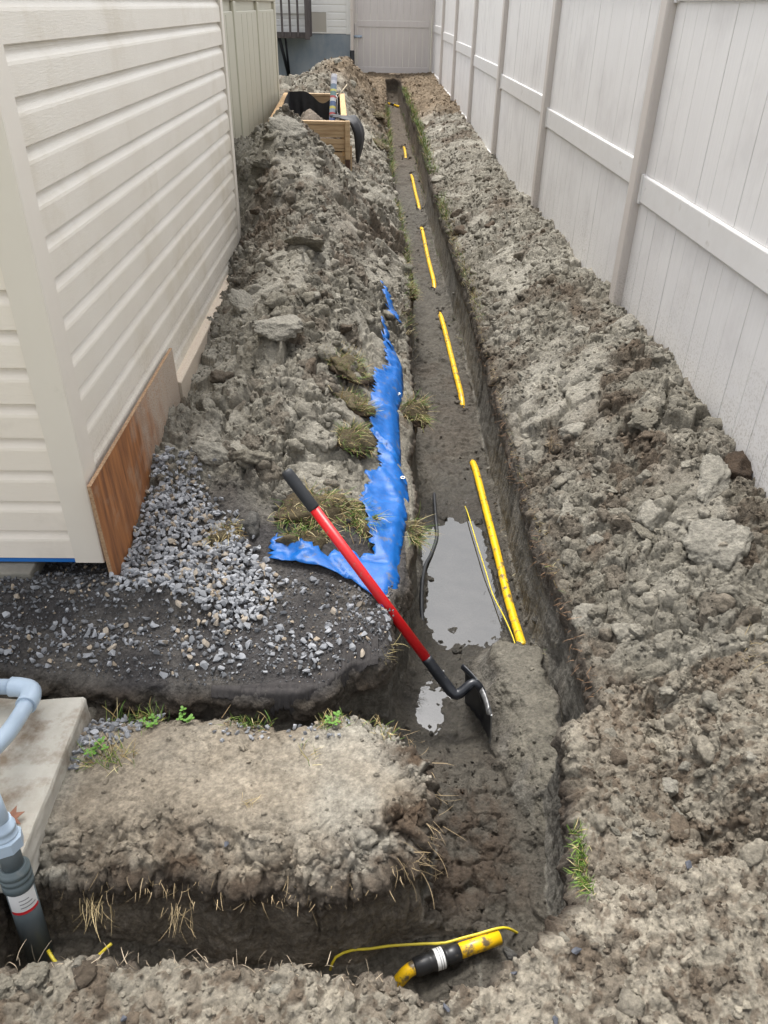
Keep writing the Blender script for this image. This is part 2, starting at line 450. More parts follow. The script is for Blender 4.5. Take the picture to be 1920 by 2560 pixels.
_ys = np.array([1.9, 2.15, 2.3, 2.6, 3.0, 3.5, 4.0, 4.5, 5.0, 5.4, 5.8, 6.1, 6.5, 6.9, 8.0, 9.1, 10, 11, 12, 12.6, 13.5, 15, 17, 19.5])
_xs = np.array([-1.0, -.65, -.4, -.15, .1])
_zs = np.array([
 [.03,.03,.03,.03,.02],[.06,.05,.06,.07,.03],[.10,.08,.10,.11,.04],[.17,.19,.20,.13,.06],[.12,.27,.29,.19,.08],[.14,.31,.38,.25,.09],[.18,.36,.46,.31,.12],[.20,.42,.54,.36,.15],
 [.23,.52,.62,.42,.18],[.36,.78,.72,.48,.21],[.68,1.00,.84,.54,.23],[.80,1.02,.86,.56,.25],[.72,.90,.70,.49,.26],[.60,.66,.56,.45,.27],
 [.50,.50,.50,.46,.27],[.60,.60,.58,.46,.29],[.78,.85,.72,.50,.31],[.86,1.0,.93,.62,.36],[.80,1.03,1.04,.76,.45],[.75,.98,1.05,.78,.46],[.60,.80,.84,.64,.43],[.46,.56,.52,.46,.40],[.42]*5,[.42]*5])

def left_heap(x, y):
    """heap heights; beyond x=.1 it falls to the lip"""
    iy = np.clip(np.searchsorted(_ys, y) - 1, 0, len(_ys) - 2)
    ty = np.clip((y - _ys[iy]) / (_ys[iy + 1] - _ys[iy]), 0, 1)
    ty = ty * ty * (3 - 2 * ty) * .5 + ty * .5
    lip = xL(y)
    x4 = np.minimum(_xs[4], lip - .06)
    xs = [np.full_like(x, v) for v in _xs[:4]] + [x4, lip]
    zr = [ _zs[iy, k] * (1 - ty) + _zs[iy + 1, k] * ty for k in range(5)] + [zg(y) + .01]
    z = np.where(x <= xs[0], zr[0], zr[5])
    for k in range(5):
        t = np.clip((x - xs[k]) / (xs[k + 1] - xs[k] + 1e-6), 0, 1)
        z = np.where((x > xs[k]) & (x <= xs[k + 1]), zr[k] + (zr[k + 1] - zr[k]) * t, z)
    return z

_ar = np.array([(0,.18),(1.2,.19),(1.6,.20),(2.0,.235),(2.5,.32),(3.1,.355),(4.5,.31),(6,.25),(8,.18),(10,.15),(13,.13),(16,.10),(18.5,.06),(19.5,.05)])
def right_heap(x, y):
    lip, xf = xR(y), x_fence(y) - .02
    t = np.clip((x - lip) / (xf - lip), 0, 1.2)
    A = np.interp(y, _ar[:, 0], _ar[:, 1])
    prof = np.interp(t, [0, .10, .35, .6, .8, 1.0, 1.2], [0, .14, .52, .88, 1.0, .92, .85])
    return zg(y) + A * prof

def south_edge(x):   # south edge of the undisturbed lawn block
    return 1.04 + .018 * np.sin(x * 9) + .05 * sst(-.05, .12, x)
def bank_edge(x):    # north edge of the near bank
    return np.interp(x, [-1.5, -.95, -.74, -.6, -.35, -.1, .02, .12, .24, .32, .40, .46, .5], [.60, .78, .855, .865, .855, .845, .830, .80, .83, .87, .90, .955, 1.02]) - .040
def pad_edge(x):     # south edge of the gravel pad
    return np.interp(x, [-1.5, -1.08, -.9, -.66, -.44, -.30, -.21, -.13, -.06, .02, .06], [1.66, 1.65, 1.63, 1.60, 1.585, 1.57, 1.57, 1.60, 1.68, 1.71, 1.72])
def block_north(x): return 1.475 + .012 * np.sin(x * 11 + 1) + .02 * sst(-.3, .0, x) * 0

def trench_depth(x, y):
    """signed distance-ish (positive inside an excavation) and floor height"""
    # main run
    e = .016 * fbm(x * 0, y, y * 0, .22, 3, 5)
    ymin = bank_edge(np.minimum(x, .46))
    d_main = np.minimum(np.minimum(x - xL(y) - e, xR(y) - x + .016 * fbm(x * 0 + 3, y, y * 0, .25, 3, 9)), np.minimum(y - ymin, 18.0 - y))
    f_main = zg(y) - .42 + .0 * sst(1.5, .95, y) + .25 * sst(17.6, 18.2, y)
    # branch to the riser along the south side of the lawn block
    be = .012 * fbm(x, x * 0, x * 0, .12, 3, 21)
    d_br = np.minimum(np.minimum(south_edge(x) + be - y, y - bank_edge(x) + be), np.minimum(x + .86, .3 - x))
    f_br = -.395 + .135 * sst(-.35, -.8, x)
    # shallow notch between gravel pad and lawn block
    d_no = np.minimum(np.minimum(y - block_north(x) + be, pad_edge(x) - y + be), np.minimum(x + 1.2, .2 - x))
    f_no = -.135 - .22 * sst(-.16, .08, x) + .06 * sst(-.5, -.9, x)
    return d_main, f_main, d_br, f_br, d_no, f_no

def tops(x, y):
    z = np.where(x < xL(y) + (xR(y) - xL(y)) * .5, left_heap(x, np.maximum(y, 1.9)), right_heap(x, y))
    pad = (y <= 2.0) & (x < .3)
    zpad = .028 + .012 * sst(1.7, 2.2, y) + .02 * np.sin(x * 3.0) * .5 - .03 * sst(.10, .0, y - pad_edge(x)) + .04 * np.exp(-((x + .55) ** 2 + (y - 2.15) ** 2) / .09)
    z = np.where(pad, zpad, z)
    # step of compacted stone dust under the house front
    z = np.where(pad & (x < -.35), z + .045 * sst(1.84, 1.93, y + .03 * fbm(x, y, x * 0, .3, 3, 33)) * sst(-.4, -.6, x), z)
    # lawn block
    blk = (y < block_north(x) + .02) & (y > .95) & (x < .3)
    zb = .0 + .012 * fbm(x, y, x * 0, .5, 2, 41) - .045 * sst(.13, -.01, y - south_edge(x) + .06 * fbm(x, y, x * 0, .13, 3, 43)) - .025 * sst(.10, -.01, xL(y) - x + .05 * fbm(x, y, x * 0, .12, 3, 45)) - .02 * sst(.06, 0, block_north(x) - y)
    z = np.where(blk, zb, z)
    # near bank under the camera
    nb = y <= .96
    znb = .0 + .025 * fbm(x, y, x * 0, .35, 3, 51) + .16 * sst(.25, 1.0, x) + .05 * sst(.62, .2, y) - .06 * sst(.05, 0, bank_edge(x) - y) * 0
    znb2 = -.02 + .015 * fbm(x, y, x * 0, .3, 3, 55) + .02 * sst(.9, 1.4, y)
    # rough block to the right of the near end of the trench, a cleft, then a higher mound
    cle = np.interp(y, [.7, 1.0, 1.15, 1.3, 1.5, 1.62], [.98, .86, .78, .78, .80, .86])
    zr_ = znb2 + .15 * sst(.03, .16, x - cle) - .045 * np.exp(-((x - cle) / .022) ** 2) + .02 * sst(.02, .2, cle - x)
    near_r = (x > .44) & (y < 1.60)
    wy = sst(1.60, 1.50, y + .03 * fbm(x, y, x * 0, .2, 2, 57))
    z = np.where(near_r, z * (1 - wy) + zr_ * wy, z)
    wn_ = sst(1.0, .86, y - .10 * sst(.4, .9, x))
    z = np.where((y < 1.0) & (x > .30), z * (1 - wn_) + znb * wn_, z)
    z = np.where(nb & (x <= .30), znb, z)
    z = np.where((x < -.80) & (y < 1.58) & (y > .97), -.035, z)      # bed of the concrete slab
    return z

# planter and slab stand on calm ground
def base_height(x, y):
    zt = tops(x, y)
    dm, fm, db, fb, dn, fn = trench_depth(x, y)
    # slumped slab of clay against the right wall, soft soil heaps on the trench floor
    slump = .12 * sst(-.03, .10, x + .06 * fbm(x, y, x * 0, .18, 3, 63) - np.interp(y, [1.2, 1.4, 1.6, 1.85, 2.1, 2.3], [.50, .45, .39, .385, .39, .40])) * sst(2.20, 2.06, y + .04 * fbm(x, y, x * 0, .12, 2, 65)) * sst(.98, 1.45, y) * sst(-.005, .06, xR(y) - x + .02 * fbm(x, y, x * 0, .12, 3, 67))
    fm = fm + slump + .05 * np.exp(-((x - .30) ** 2 / .02 + (y - 1.42) ** 2 / .03)) + .02 * sst(1.75, 1.6, y) * 1.0 + .05 * np.exp(-((x - .2) ** 2 / .01 + (y - 3.3) ** 2 / .04))
    fm = fm + .026 + .05 * np.exp(-((x - xL(y)) / .05) ** 2) + .03 * np.exp(-((x - xR(y)) / .04) ** 2)
    fm = fm - .046 * np.clip(1.25 * np.exp(-((x - .355 - .03 * (y - 2.4)) ** 2 / .020 + (y - 2.62) ** 4 / .032)), 0, 1) - .038 * np.exp(-((x - .215 - .06 * (y - 1.86)) ** 2 / .0028 + (y - 1.88) ** 2 / .018))
    z = zt
    for d, f in ((dn, fn), (db, fb), (dm, fm)):
        w = sst(-.004, .022, d)
        z = np.where(d > -.004, np.minimum(z, zt * (1 - w) + f * w), z)
    return z, np.maximum(np.maximum(dm, db), dn)

def blur(a, n):
    k = np.ones(2 * n + 1) / (2 * n + 1)
    for ax in (0, 1):
        a = np.apply_along_axis(lambda v: np.convolve(np.pad(v, n, mode='edge'), k, 'valid'), ax, a)
    return a

# ------------------------------------------------------------------ terrain: solid -> voxel remesh -> displacement
TX0, TX1 = -1.5, 1.46
def terrain_part(y0, y1, step, vox):
    xs = np.arange(TX0, TX1 + step, step); ys = np.arange(y0 - .08, y1 + .08, step)
    X, Y = np.meshgrid(xs, ys)
    Z, _ = base_height(X, Y)
    ny, nx = X.shape
    zb = -.75
    top = np.stack([X, Y, Z], -1).reshape(-1, 3); bot = np.stack([X, Y, np.full_like(Z, zb)], -1).reshape(-1, 3)
    I = np.arange(ny * nx).reshape(ny, nx)
    q = np.stack([I[:-1, :-1], I[:-1, 1:], I[1:, 1:], I[1:, :-1]], -1).reshape(-1, 4)
    n0 = ny * nx
    def side(a): return np.stack([a[:-1], a[:-1] + n0, a[1:] + n0, a[1:]], -1)
    F = np.concatenate([q, q[:, ::-1] + n0, side(I[0]), side(I[-1][::-1]), side(I[:, -1]), side(I[::-1, 0])])
    me = np_mesh('terrain_tmp', np.concatenate([top, bot]), F, False)
    o = bpy.data.objects.new('terrain_tmp', me); COL.objects.link(o)
    md = o.modifiers.new('r', 'REMESH'); md.mode = 'VOXEL'; md.voxel_size = vox; md.adaptivity = 0
    dg = bpy.context.evaluated_depsgraph_get(); dg.update()
    e = o.evaluated_get(dg); m2 = e.to_mesh()
    nv, nf = len(m2.vertices), len(m2.polygons)
    V = np.empty(nv * 3, np.float32); m2.vertices.foreach_get('co', V); V = V.reshape(-1, 3)
    Nn = np.empty(nv * 3, np.float32); m2.vertices.foreach_get('normal', Nn); Nn = Nn.reshape(-1, 3)
    L_ = np.empty(len(m2.loops), np.int32); m2.loops.foreach_get('vertex_index', L_)
    assert len(L_) == nf * 4
    F = L_.reshape(-1, 4)
    e.to_mesh_clear()
    bpy.data.objects.remove(o); bpy.data.meshes.remove(me)
    c = V[F].mean(1)
    keep = (c[:, 2] > -.70) & (c[:, 1] > y0 - vox) & (c[:, 1] < y1 + vox) & (c[:, 0] > TX0 + 1.5 * vox) & (c[:, 0] < TX1 - 1.5 * vox)
    F = F[keep]
    used = np.zeros(nv, bool); used[F.ravel()] = True
    idx = np.cumsum(used) - 1
    return V[used], Nn[used], idx[F]

def box_mask(x, y, x0, x1, y0, y1, f):
    return sst(x0 - f, x0 + f, x) * sst(x1 + f, x1 - f, x) * sst(y0 - f, y0 + f, y) * sst(y1 + f, y1 - f, y)

def lerp(a, b, t): return a + (b - a) * t
CLAY = np.array((.168, .153, .121)); CLAY_L = np.array((.300, .281, .236)); BROWN = np.array((.062, .042, .027)); MUD = np.array((.072, .064, .051))
TAN = np.array((.265, .226, .172)); DUST = np.array((.056, .052, .051)); SAND = np.array((.165, .118, .072)); TOPS = np.array((.058, .040, .026)); WALLC = np.array((.150, .140, .120))

def displace(V, Nn):
    x, y, z = (V[:, i].astype(np.float64) for i in range(3))
    nz = Nn[:, 2]
    dm, fm, db, fb, dn, fn = trench_depth(x, y)
    d = np.maximum(np.maximum(dm, db), dn)
    zt = tops(x, y)
    below = zt - z
    inside = sst(-.01, .03, d) * sst(.02, .07, below)
    wall = sst(.75, .45, nz) * sst(.0, .04, below)
    floor = inside * (1 - wall)
    pad = ((y > pad_edge(x) - .02) & (y < 2.5) & (x < .12)) * (1 - inside) * sst(2.55, 2.25, y + .5 * sst(-.6, -.2, x) * 0 + .15 * fbm(x, y, x * 0, .25, 2, 61)) 
    pad = np.clip(pad, 0, 1)
    blk = ((y < block_north(x) + .03) & (y > south_edge(x) - .04) & (x < xL(y) + .04)).astype(float) * (1 - inside)
    nearm = np.clip(((y < bank_edge(np.minimum(x, .5)) + .03) & (x < .5)) + ((x >= .46) & (y < 1.58)), 0, 1).astype(float) * (1 - inside)
    heap = np.clip(1 - inside - pad - blk - nearm, 0, 1)
    far = sst(7, 11, y)
    # calm ground where things lie on it
    calm = 1 - .75 * box_mask(x, y, -.02, .16, 1.9, 4.0, .04) - .6 * box_mask(x, y, -.36, .0, 2.05, 2.2, .04)
    calm = np.clip(calm, .2, 1) * (1 - .7 * sst(.05, .0, xL(y) - x) * (x < .3) * (y > 2)) * (1 - .6 * sst(.05, .0, x - xR(y)) * (x > .4) * (y > 1.6))
    # warped coordinates for the clods
    wx = x + .02 * vnoise(x * 14, y * 14, z * 9, 71) + .006 * vnoise(x * 50, y * 50, z * 30, 72); wy = y + .02 * vnoise(x * 14 + 40, y * 14, z * 9, 73) + .006 * vnoise(x * 50 + 9, y * 50, z * 30, 74)
    def chunk(sc, s):
        f1, f2, r, dx, dy = worley(wx, wy, sc, s)
        tilt = (r[0] - .5) * dx + (r[1] - .5) * dy
        edge = sst(.0, .16, f2 - f1)
        return (tilt * 1.5 + (r[2] - .45) * .9) * edge - .62 * (1 - edge), r
    def lump(sc, s, keep=.65):
        f1, f2, r, dx, dy = worley(wx, wy, sc, s)
        rad = .30 + .34 * r[0]
        return np.sqrt(np.clip(1 - (f1 / rad) ** 2, 0, 1)) * rad * (r[1] < keep), r
    c0, r0 = chunk(.30, 7); c1, r1 = chunk(.17, 1); c2, r2 = chunk(.075, 2); c3, r3 = chunk(.035, 3)
    l1, q1 = lump(.034, 4); l2, q2 = lump(.016, 5, .8)
    m1 = sst(-.25, .35, fbm(x, y, z, .55, 3, 81)); m2 = sst(-.2, .3, fbm(x, y, z, .28, 3, 83))
    f_a = fbm(x, y, z, .12, 4, 91); f_b = fbm(x, y, z, .03, 3, 95, .6)
    big = fbm(x, y, z, .4, 3, 85)
    slick = sst(.05, .4, fbm(x, y * .6, z, .22, 3, 87))           # smeared bucket faces: flatter clay
    slabm = sst(-.1, .3, fbm(x, y, z, .7, 2, 84)) * sst(2.4, 3.0, y) * (1 - .5 * sst(5.5, 9, y))
    D = heap * calm * ((1 - .6 * far * 0) * (.085 * c0 * slabm * np.where(x < .4, 1, .5) + .056 * c1 * (.35 + .65 * m1) + .034 * c2 * (.45 + .55 * m2) * (1 - .7 * slick) + .013 * c3 * (1 - .85 * slick) + .014 * l1 * 1.2 * (1 - .8 * slick) + .004 * l2 * (1 - .7 * slick)) + .030 * big + .010 * f_a + .0035 * f_b)
    edge_b = np.clip(sst(.16, .03, y - south_edge(x)) + sst(.14, .02, xL(y) - x) + .5 * sst(.05, .0, block_north(x) - y), 0, 1)
    D += blk * (.005 * f_a + .0032 * f_b + .003 * l2 * sst(-.1, .3, f_a) + edge_b * (.022 * c2 + .014 * c3 + .013 * l1 + .010 * f_a + .012 * c1))
    crackm = sst(.1, .3, fbm(x, y, z, .3, 2, 88))
    f1c, f2c, rc, _, _ = worley(wx, wy, .11, 31)
    D += blk * (1 - edge_b) * crackm * (-.007 * sst(.05, .0, f2c - f1c))
    D += pad * (.004 * l2 * 2 + .004 * f_b + .006 * f_a + .004 * l1)
    gran = sst(-.35, .25, fbm(x, y, z, .18, 3, 89))
    D += nearm * (.020 * c1 * m1 + .012 * c2 + .014 * l1 * gran + .0085 * l2 * 1.6 + .006 * c3 + .012 * f_a + .003 * f_b)
    soft = box_mask(x, y, .12, .42, 1.12, 1.62, .08)
    wetf = box_mask(x, y, .1, .5, 1.7, 3.1, .05)
    D += floor * (.016 * f_a + .0035 * f_b * (1 + 1.2 * sst(3.0, 3.6, y)) + sst(3.0, 3.6, y) * (.009 * c2 + .007 * c3 + .010 * l1 * m1) + .006 * c2 * m2 + .007 * l1 * (m1 * .7 + soft * .8) * (1 - .3 * wetf) + .003 * l2 + soft * (.010 * c2 + .007 * c3) + .012 * sst(2.2, 1.3, y) * (c2 * .8 + f_a) + wetf * (.010 * fbm(x, y, z, .07, 3, 191) + .011 * l1 * sst(2.25, 2.0, y)))
    # walls: vertical scrape marks below, crumbly turf layer on top
    along = np.where(np.abs(Nn[:, 0]) > np.abs(Nn[:, 1]), y, x)
    scr = vnoise(along * 55, z * 3.0, x * 0 + 2, 101) * .6 + vnoise(along * 130, z * 6.0, x * 0 + 5, 102) * .4
    top_l = sst(.15, .07, below)
    w3 = fbm(x, y, z, .09, 4, 103); w4 = fbm(x, y, z, .028, 3, 107, .6)
    rough_w = sst(3.0, 1.9, y)
    D += wall * (.0045 * scr * (1 - .5 * rough_w) + .012 * w3 * (.35 + .9 * rough_w) + .003 * w4 + top_l * (.016 + .014 * w3 + .010 * w4))
    Nd = Nn.astype(np.float64).copy()
    up = heap * .6
    Nd = Nd * (1 - up[:, None]) + np.array((0, 0, 1.0)) * up[:, None]
    Nd /= np.linalg.norm(Nd, axis=1)[:, None]
    # nothing is pushed through house wall or fence
    D = np.clip(D, -.075, .085)
    P = V + Nd * D[:, None]
    # ---------------- colour of the soil, brightened in the near pit to lift its shade
    C = np.empty((len(V), 3))
    mixc = np.clip(.38 + .55 * fbm(x, y, z, .35, 4, 111) + .3 * (r2[3] - .5) + .35 * slick, 0, 1)[:, None]
    heapc = lerp(CLAY, CLAY_L, mixc)
    br = np.clip(sst(.10, .34, fbm(x, y, z, .5, 4, 121) + .10 * (r2[3] - .5)) * (.55 + .45 * r3[3]) + (r2[1] > .9) * .6 * (1 - slick) + (q1[2] > .86) * .5 * (l1 > 0), 0, 1)
    br *= (1 - .8 * slick)
    pb = np.exp(-((x + .72) ** 2 / .03 + (y - 4.95) ** 2 / .30)) + np.exp(-((x + .1) ** 2 / .03 + (y - 5.4) ** 2 / .3)) * .8      # known brown smears on the left heap
    pb = pb + .8 * np.exp(-((x - 1.25) ** 2 / .01 + (y - 2.35) ** 2 / .03)) + .7 * np.exp(-((x - 1.0) ** 2 / .02 + (y - 2.5) ** 2 / .04))
    br = np.clip(br * .95 + pb * sst(-.5, .1, f_a + .3 * f_b), 0, 1)[:, None]
    heapc = lerp(heapc, BROWN * (1 + .5 * (r3[2:3] if 0 else r3[2])[:, None]), br * .8)
    sandy = np.clip(sst(9.2, 11.6, y - 2.2 * (x > .4) + 1.4 * fbm(x, y, z, .8, 3, 131)) * np.where(x < .35, sst(-1.0, -.45, x + .3 * fbm(x, y, z, .5, 3, 133)), 1), 0, 1)[:, None]
    heapc = lerp(heapc, SAND * (.8 + .4 * mixc), sandy * .85)
    lipb = (np.exp(-np.clip(x - xR(y), 0, 9) / .035) * (x > .4) * (y > 1.5))[:, None] * (.5 + .5 * r3[3])[:, None]
    heapc = lerp(heapc, TOPS, np.clip(lipb, 0, 1) * .8)
    C[:] = heapc
    padc = lerp(DUST, np.array((.105, .096, .086)), (sst(-.15, .45, fbm(x, y, z, .22, 4, 141) + .35 * sst(-.3, -.9, x) * sst(1.95, 1.8, y)))[:, None])
    C = lerp(C, padc, pad[:, None])
    bc = lerp(TAN, CLAY_L * 1.02, sst(-.3, .5, fbm(x, y, z, .3, 4, 151))[:, None])
    bc = bc * (1 + .16 * fbm(x, y, z, .035, 3, 157) + .10 * (r3[3] - .5))[:, None]
    bc = lerp(bc, TOPS * 1.5, np.clip(edge_b * sst(-.3, .4, w3 + .4 * w4) * .95 + .25 * sst(.1, .5, fbm(x, y, z, .12, 3, 155)), 0, 1)[:, None])
    C = lerp(C, bc, blk[:, None])
    nc = lerp(CLAY_L * np.array((1.03, .98, .93)), CLAY, np.clip(.5 + .6 * fbm(x, y, z, .3, 4, 161), 0, 1)[:, None])
    spk = np.clip((q2[2] > .66) * .75 * (l2 > 0) + (r3[1] > .8) * .6 + (r2[1] > .87) * .5 + sst(.05, .4, fbm(x, y, z, .22, 4, 163)) * .5, 0, 1)
    nc = lerp(nc * 1.12, BROWN * 1.5, (spk * .75)[:, None])
    C = lerp(C, nc, nearm[:, None])
    fc = lerp(MUD, MUD * 1.3, np.clip(.5 + .7 * fbm(x, y, z, .25, 4, 171), 0, 1)[:, None])
    fc = lerp(fc, CLAY * .88, (sst(.06, .13, z - fm) * (x > .36) * (y < 2.4) * (y > 1.2) * .9)[:, None])
    bs = np.clip(soft * sst(-.4, .2, f_a + .5 * f_b) + sst(.2, .5, fbm(x, y, z, .4, 3, 173)) * .4, 0, 1)
    fc = lerp(fc, BROWN * .9, (bs * .8)[:, None])
    fc = lerp(fc, MUD * 2.4, ((y < 1.15) * sst(.2, .0, x) * .8)[:, None])  # pit floor painted lighter to make up for the deep shade there
    fc = lerp(fc, SAND * .45, (sst(9, 13, y) * .8)[:, None])
    C = lerp(C, fc, floor[:, None])
    wc = lerp(WALLC * .72, WALLC * 1.3, np.clip(.5 + .55 * scr + .4 * fbm(x, y, z, .5, 2, 181), 0, 1)[:, None])
    wc = lerp(wc, SAND * .55, (sst(7, 12, y + z) * .75)[:, None])
    wc = lerp(wc, MUD * 1.0, ((dm < .05) * (x < .45) * .4 + (y < 1.3) * (x < .4) * .1)[:, None].clip(0, 1))
    wc = lerp(wc, np.array((.235, .205, .165))[None] * (1 + .3 * w3)[:, None], ((y < 1.12) * (x < .25) * .9)[:, None])  # brighter wall colour under the lawn block stands in for missing light
    tb = np.clip(top_l * (.75 + .4 * w3) + sst(.3, .6, w3) * .3, 0, 1)
    wc = lerp(wc, TOPS * (.8 + .3 * w4)[:, None], tb[:, None] * .9)
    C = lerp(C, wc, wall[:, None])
    damp = (floor * sst(.045, .0, z + .408) * (y < 3.6) * (y > 1.5))
    C = C * (1 - .45 * damp)[:, None]
    wet = np.clip(.5 * damp + floor * (.30 + .5 * box_mask(x, y, .1, .55, 1.7, 3.2, .1)) + wall * .15, 0, 1)
    C = C * (.86 + .28 * _h((wx * 400).astype(np.int64), (wy * 400).astype(np.int64), (z * 400).astype(np.int64), 5))[:, None]
    return P, np.c_[np.clip(C, .02, .6), wet], dict(heap=heap, pad=pad, blk=blk, near=nearm, floor=floor, wall=wall, edge_b=edge_b, br=br[:, 0], slick=slick)

parts = []
VOX = ((.30, 1.55, .01, .0051), (1.55, 2.7, .01, .0061), (2.7, 5.0, .012, .0085), (5.0, 9.0, .018, .0125), (9.0, 19.3, .03, .022))
for a in VOX:
    V, Nn, F = terrain_part(*a)
    P, C, Z = displace(V, Nn)
    parts.append((P, C, F, Z, Nn))
off = 0; Fs = []
for P, C, F, Z, Nn in parts:
    Fs.append(F + off); off += len(P)
GP = np.concatenate([p[0] for p in parts]); GC = np.concatenate([p[1] for p in parts]); GF = np.concatenate(Fs)
GN = np.concatenate([p[4] for p in parts])
GZ = {k: np.concatenate([p[3][k] for p in parts]) for k in parts[0][3]}
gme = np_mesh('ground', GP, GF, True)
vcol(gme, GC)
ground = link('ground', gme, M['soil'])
tag(ground, 'excavated clay soil with spoil heaps on both sides of a narrow trench', kind='structure')
print('terrain verts', len(GP), 'faces', len(GF))

# highest surface per 1.5 cm cell, for standing things on the ground
_rs = .015
_nx = int((TX1 - TX0) / _rs) + 2; _ny = int(19.6 / _rs) + 2
HR = np.full((_ny, _nx), -9.0)
_ok = GN[:, 2] > .25
np.maximum.at(HR, ((GP[_ok, 1] / _rs).astype(int).clip(0, _ny - 1), ((GP[_ok, 0] - TX0) / _rs).astype(int).clip(0, _nx - 1)), GP[_ok, 2])
for _ in range(3):
    bad = HR < -8
    sh = np.max([np.roll(HR, s_, ax) for ax in (0, 1) for s_ in (1, -1)], 0)
    HR = np.where(bad, sh, HR)
def gz(x, y):
    return HR[np.clip((np.asarray(y) / _rs).astype(int), 0, _ny - 1), np.clip(((np.asarray(x) - TX0) / _rs).astype(int), 0, _nx - 1)]

# the land all round, one ring sheet out to the horizon
ro, ri = 160, None
ring_in = [(TX0 + .02, .30, -.06), (TX1 - .02, .30, -.04), (TX1 - .02, 4.0, -.03), (TX1 - .02, 19.25, .40), (TX0 + .02, 19.25, .40), (TX0 + .02, 4.0, -.04)]
ring_out = [(-ro, -ro, -.06), (ro, -ro, -.04), (ro, 4, -.03), (ro, ro, .4), (-ro, ro, .4), (-ro, 4, -.04)]
lv = ring_in + ring_out
lf = [(i, 6 + i, 6 + (i + 1) % 6, (i + 1) % 6) for i in range(6)]
lme = mesh('land', lv, lf)
M['lawn'] = mat('lawn_soil', (.10, .12, .05), (.16, .14, .09), 3, .9, .4, 40, world=True)
bm = bmesh.new(); bm.from_mesh(lme); bmesh.ops.recalc_face_normals(bm, faces=bm.faces)
if sum(f.normal.z for f in bm.faces) < 0: bmesh.ops.reverse_faces(bm, faces=bm.faces)
bm.to_mesh(lme); bm.free()
tag(link('surrounding_land', lme, M['lawn']), 'bare grassy land lying around the yard', kind='structure')

# ================================================================== sided house on the left
HX = -.88; CYN = 2.02; YE = 5.135; CH = .1095; ZB = .134
house = empty('sided_house', (HX, CYN, 0))
tag(house, 'house wall clad in cream wood-grain lap siding with a wide corner post', 'house')
def rel(o, p=house):
    o.parent = p
    o.matrix_parent_inverse = Matrix.Translation(-Vector(p.location))
    return o
# one lap: flat lower face, soft step, sloping upper part
lap = [(.000, .012), (.0150, .012), (.0190, .0), (.0215, .0015), (.0205, .067), (.0188, .075), (.0125, .087), (.0050, .097), (.0026, .103), (.002, CH), (0, CH)]
side_me = prism_mesh('siding_board', lap, YE - (CYN + .085), 'y', True)
front_me = prism_mesh('siding_board', [(-a, b) for a, b in lap], 1.75, 'x', True)
for me_ in (side_me, front_me):
    for p in me_.polygons: p.use_smooth = False
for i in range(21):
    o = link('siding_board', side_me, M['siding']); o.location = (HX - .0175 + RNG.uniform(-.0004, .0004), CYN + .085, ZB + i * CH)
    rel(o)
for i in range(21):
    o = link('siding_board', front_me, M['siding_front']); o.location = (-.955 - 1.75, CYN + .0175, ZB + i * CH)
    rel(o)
ZT = ZB + 21 * CH
rel(box('wall_core', -2.7, HX - .0175 - .003, CYN + .021, YE + .03, ZB + .004, ZT - .004, M['dark_gap'], bev=0))
rel(box('eave', -2.75, HX + .03, CYN - .03, YE + .1, ZT + .002, ZT + .14, M['trim'], bev=.006))
# corner post: L section with rounded nose
def L_post(x0, x1, y0, y1, z0, z1, t):
    return prism_mesh('corner_post', [(x0, y0), (x1 - .006, y0), (x1 - .0015, y0 + .0015), (x1, y0 + .006), (x1, y1), (x1 - t, y1), (x1 - t, y0 + t), (x0, y0 + t)], z1 - z0, 'z')
o = link('corner_post', L_post(-.961, -.868, CYN - .010, CYN + .084, 0, 0, .022) if 0 else L_post(-.961, -.868, CYN - .010, CYN + .084, ZB - .012, ZT - .004, .022), M['trim'])
o.location = (0, 0, ZB - .012); rel(o)
rel(box('rear_corner_post', HX - .03, HX + .012, YE + .008, YE + .075, ZB + .12, ZT - .004, M['trim'], bev=.003))
rel(box('blue_wrap_edge', -2.7, -.962, CYN - .004, CYN + .02, ZB - .014, ZB - .001, M['blue_strip'], bev=0))
# rough board ledge along the foot of the wall
lb = prism_mesh('foot_board', [(HX - .012, .12), (-.838, .12), (-.838, .258), (-.841, .262), (HX - .004, .268)], 5.26 - 3.13, 'y')
o = link('foot_board', lb, M['ledge']); o.location = (0, 3.13, .0)
o.rotation_euler = (R(.75), 0, 0); rel(o)

# plywood sheet
bm = bmesh.new(); bm_box(bm, -.006, .006, 0, 1.12, 0, .415, .001)
pw = link('plywood_sheet', bm_mesh(bm, 'plywood_sheet'), M['ply'])
pw.location = (-.842, 1.985, .012); pw.rotation_euler = (0, R(-1.4), R(.2))
tag(pw, 'reddish brown plywood sheet standing on edge against the house wall, dusted with clay', 'plywood sheet')
bm = bmesh.new(); bm_box(bm, -.0061, .0061, -.0012, .0002, 0.001, .414, 0)
ed = link('sheet_edge', bm_mesh(bm, 'sheet_edge'), M['plyedge'], pw)
bm = bmesh.new(); bm_box(bm, -.0061, .0061, .0, 1.12, .4146, .4158, 0)
link('sheet_edge', bm_mesh(bm, 'sheet_edge'), M['plyedge'], pw)

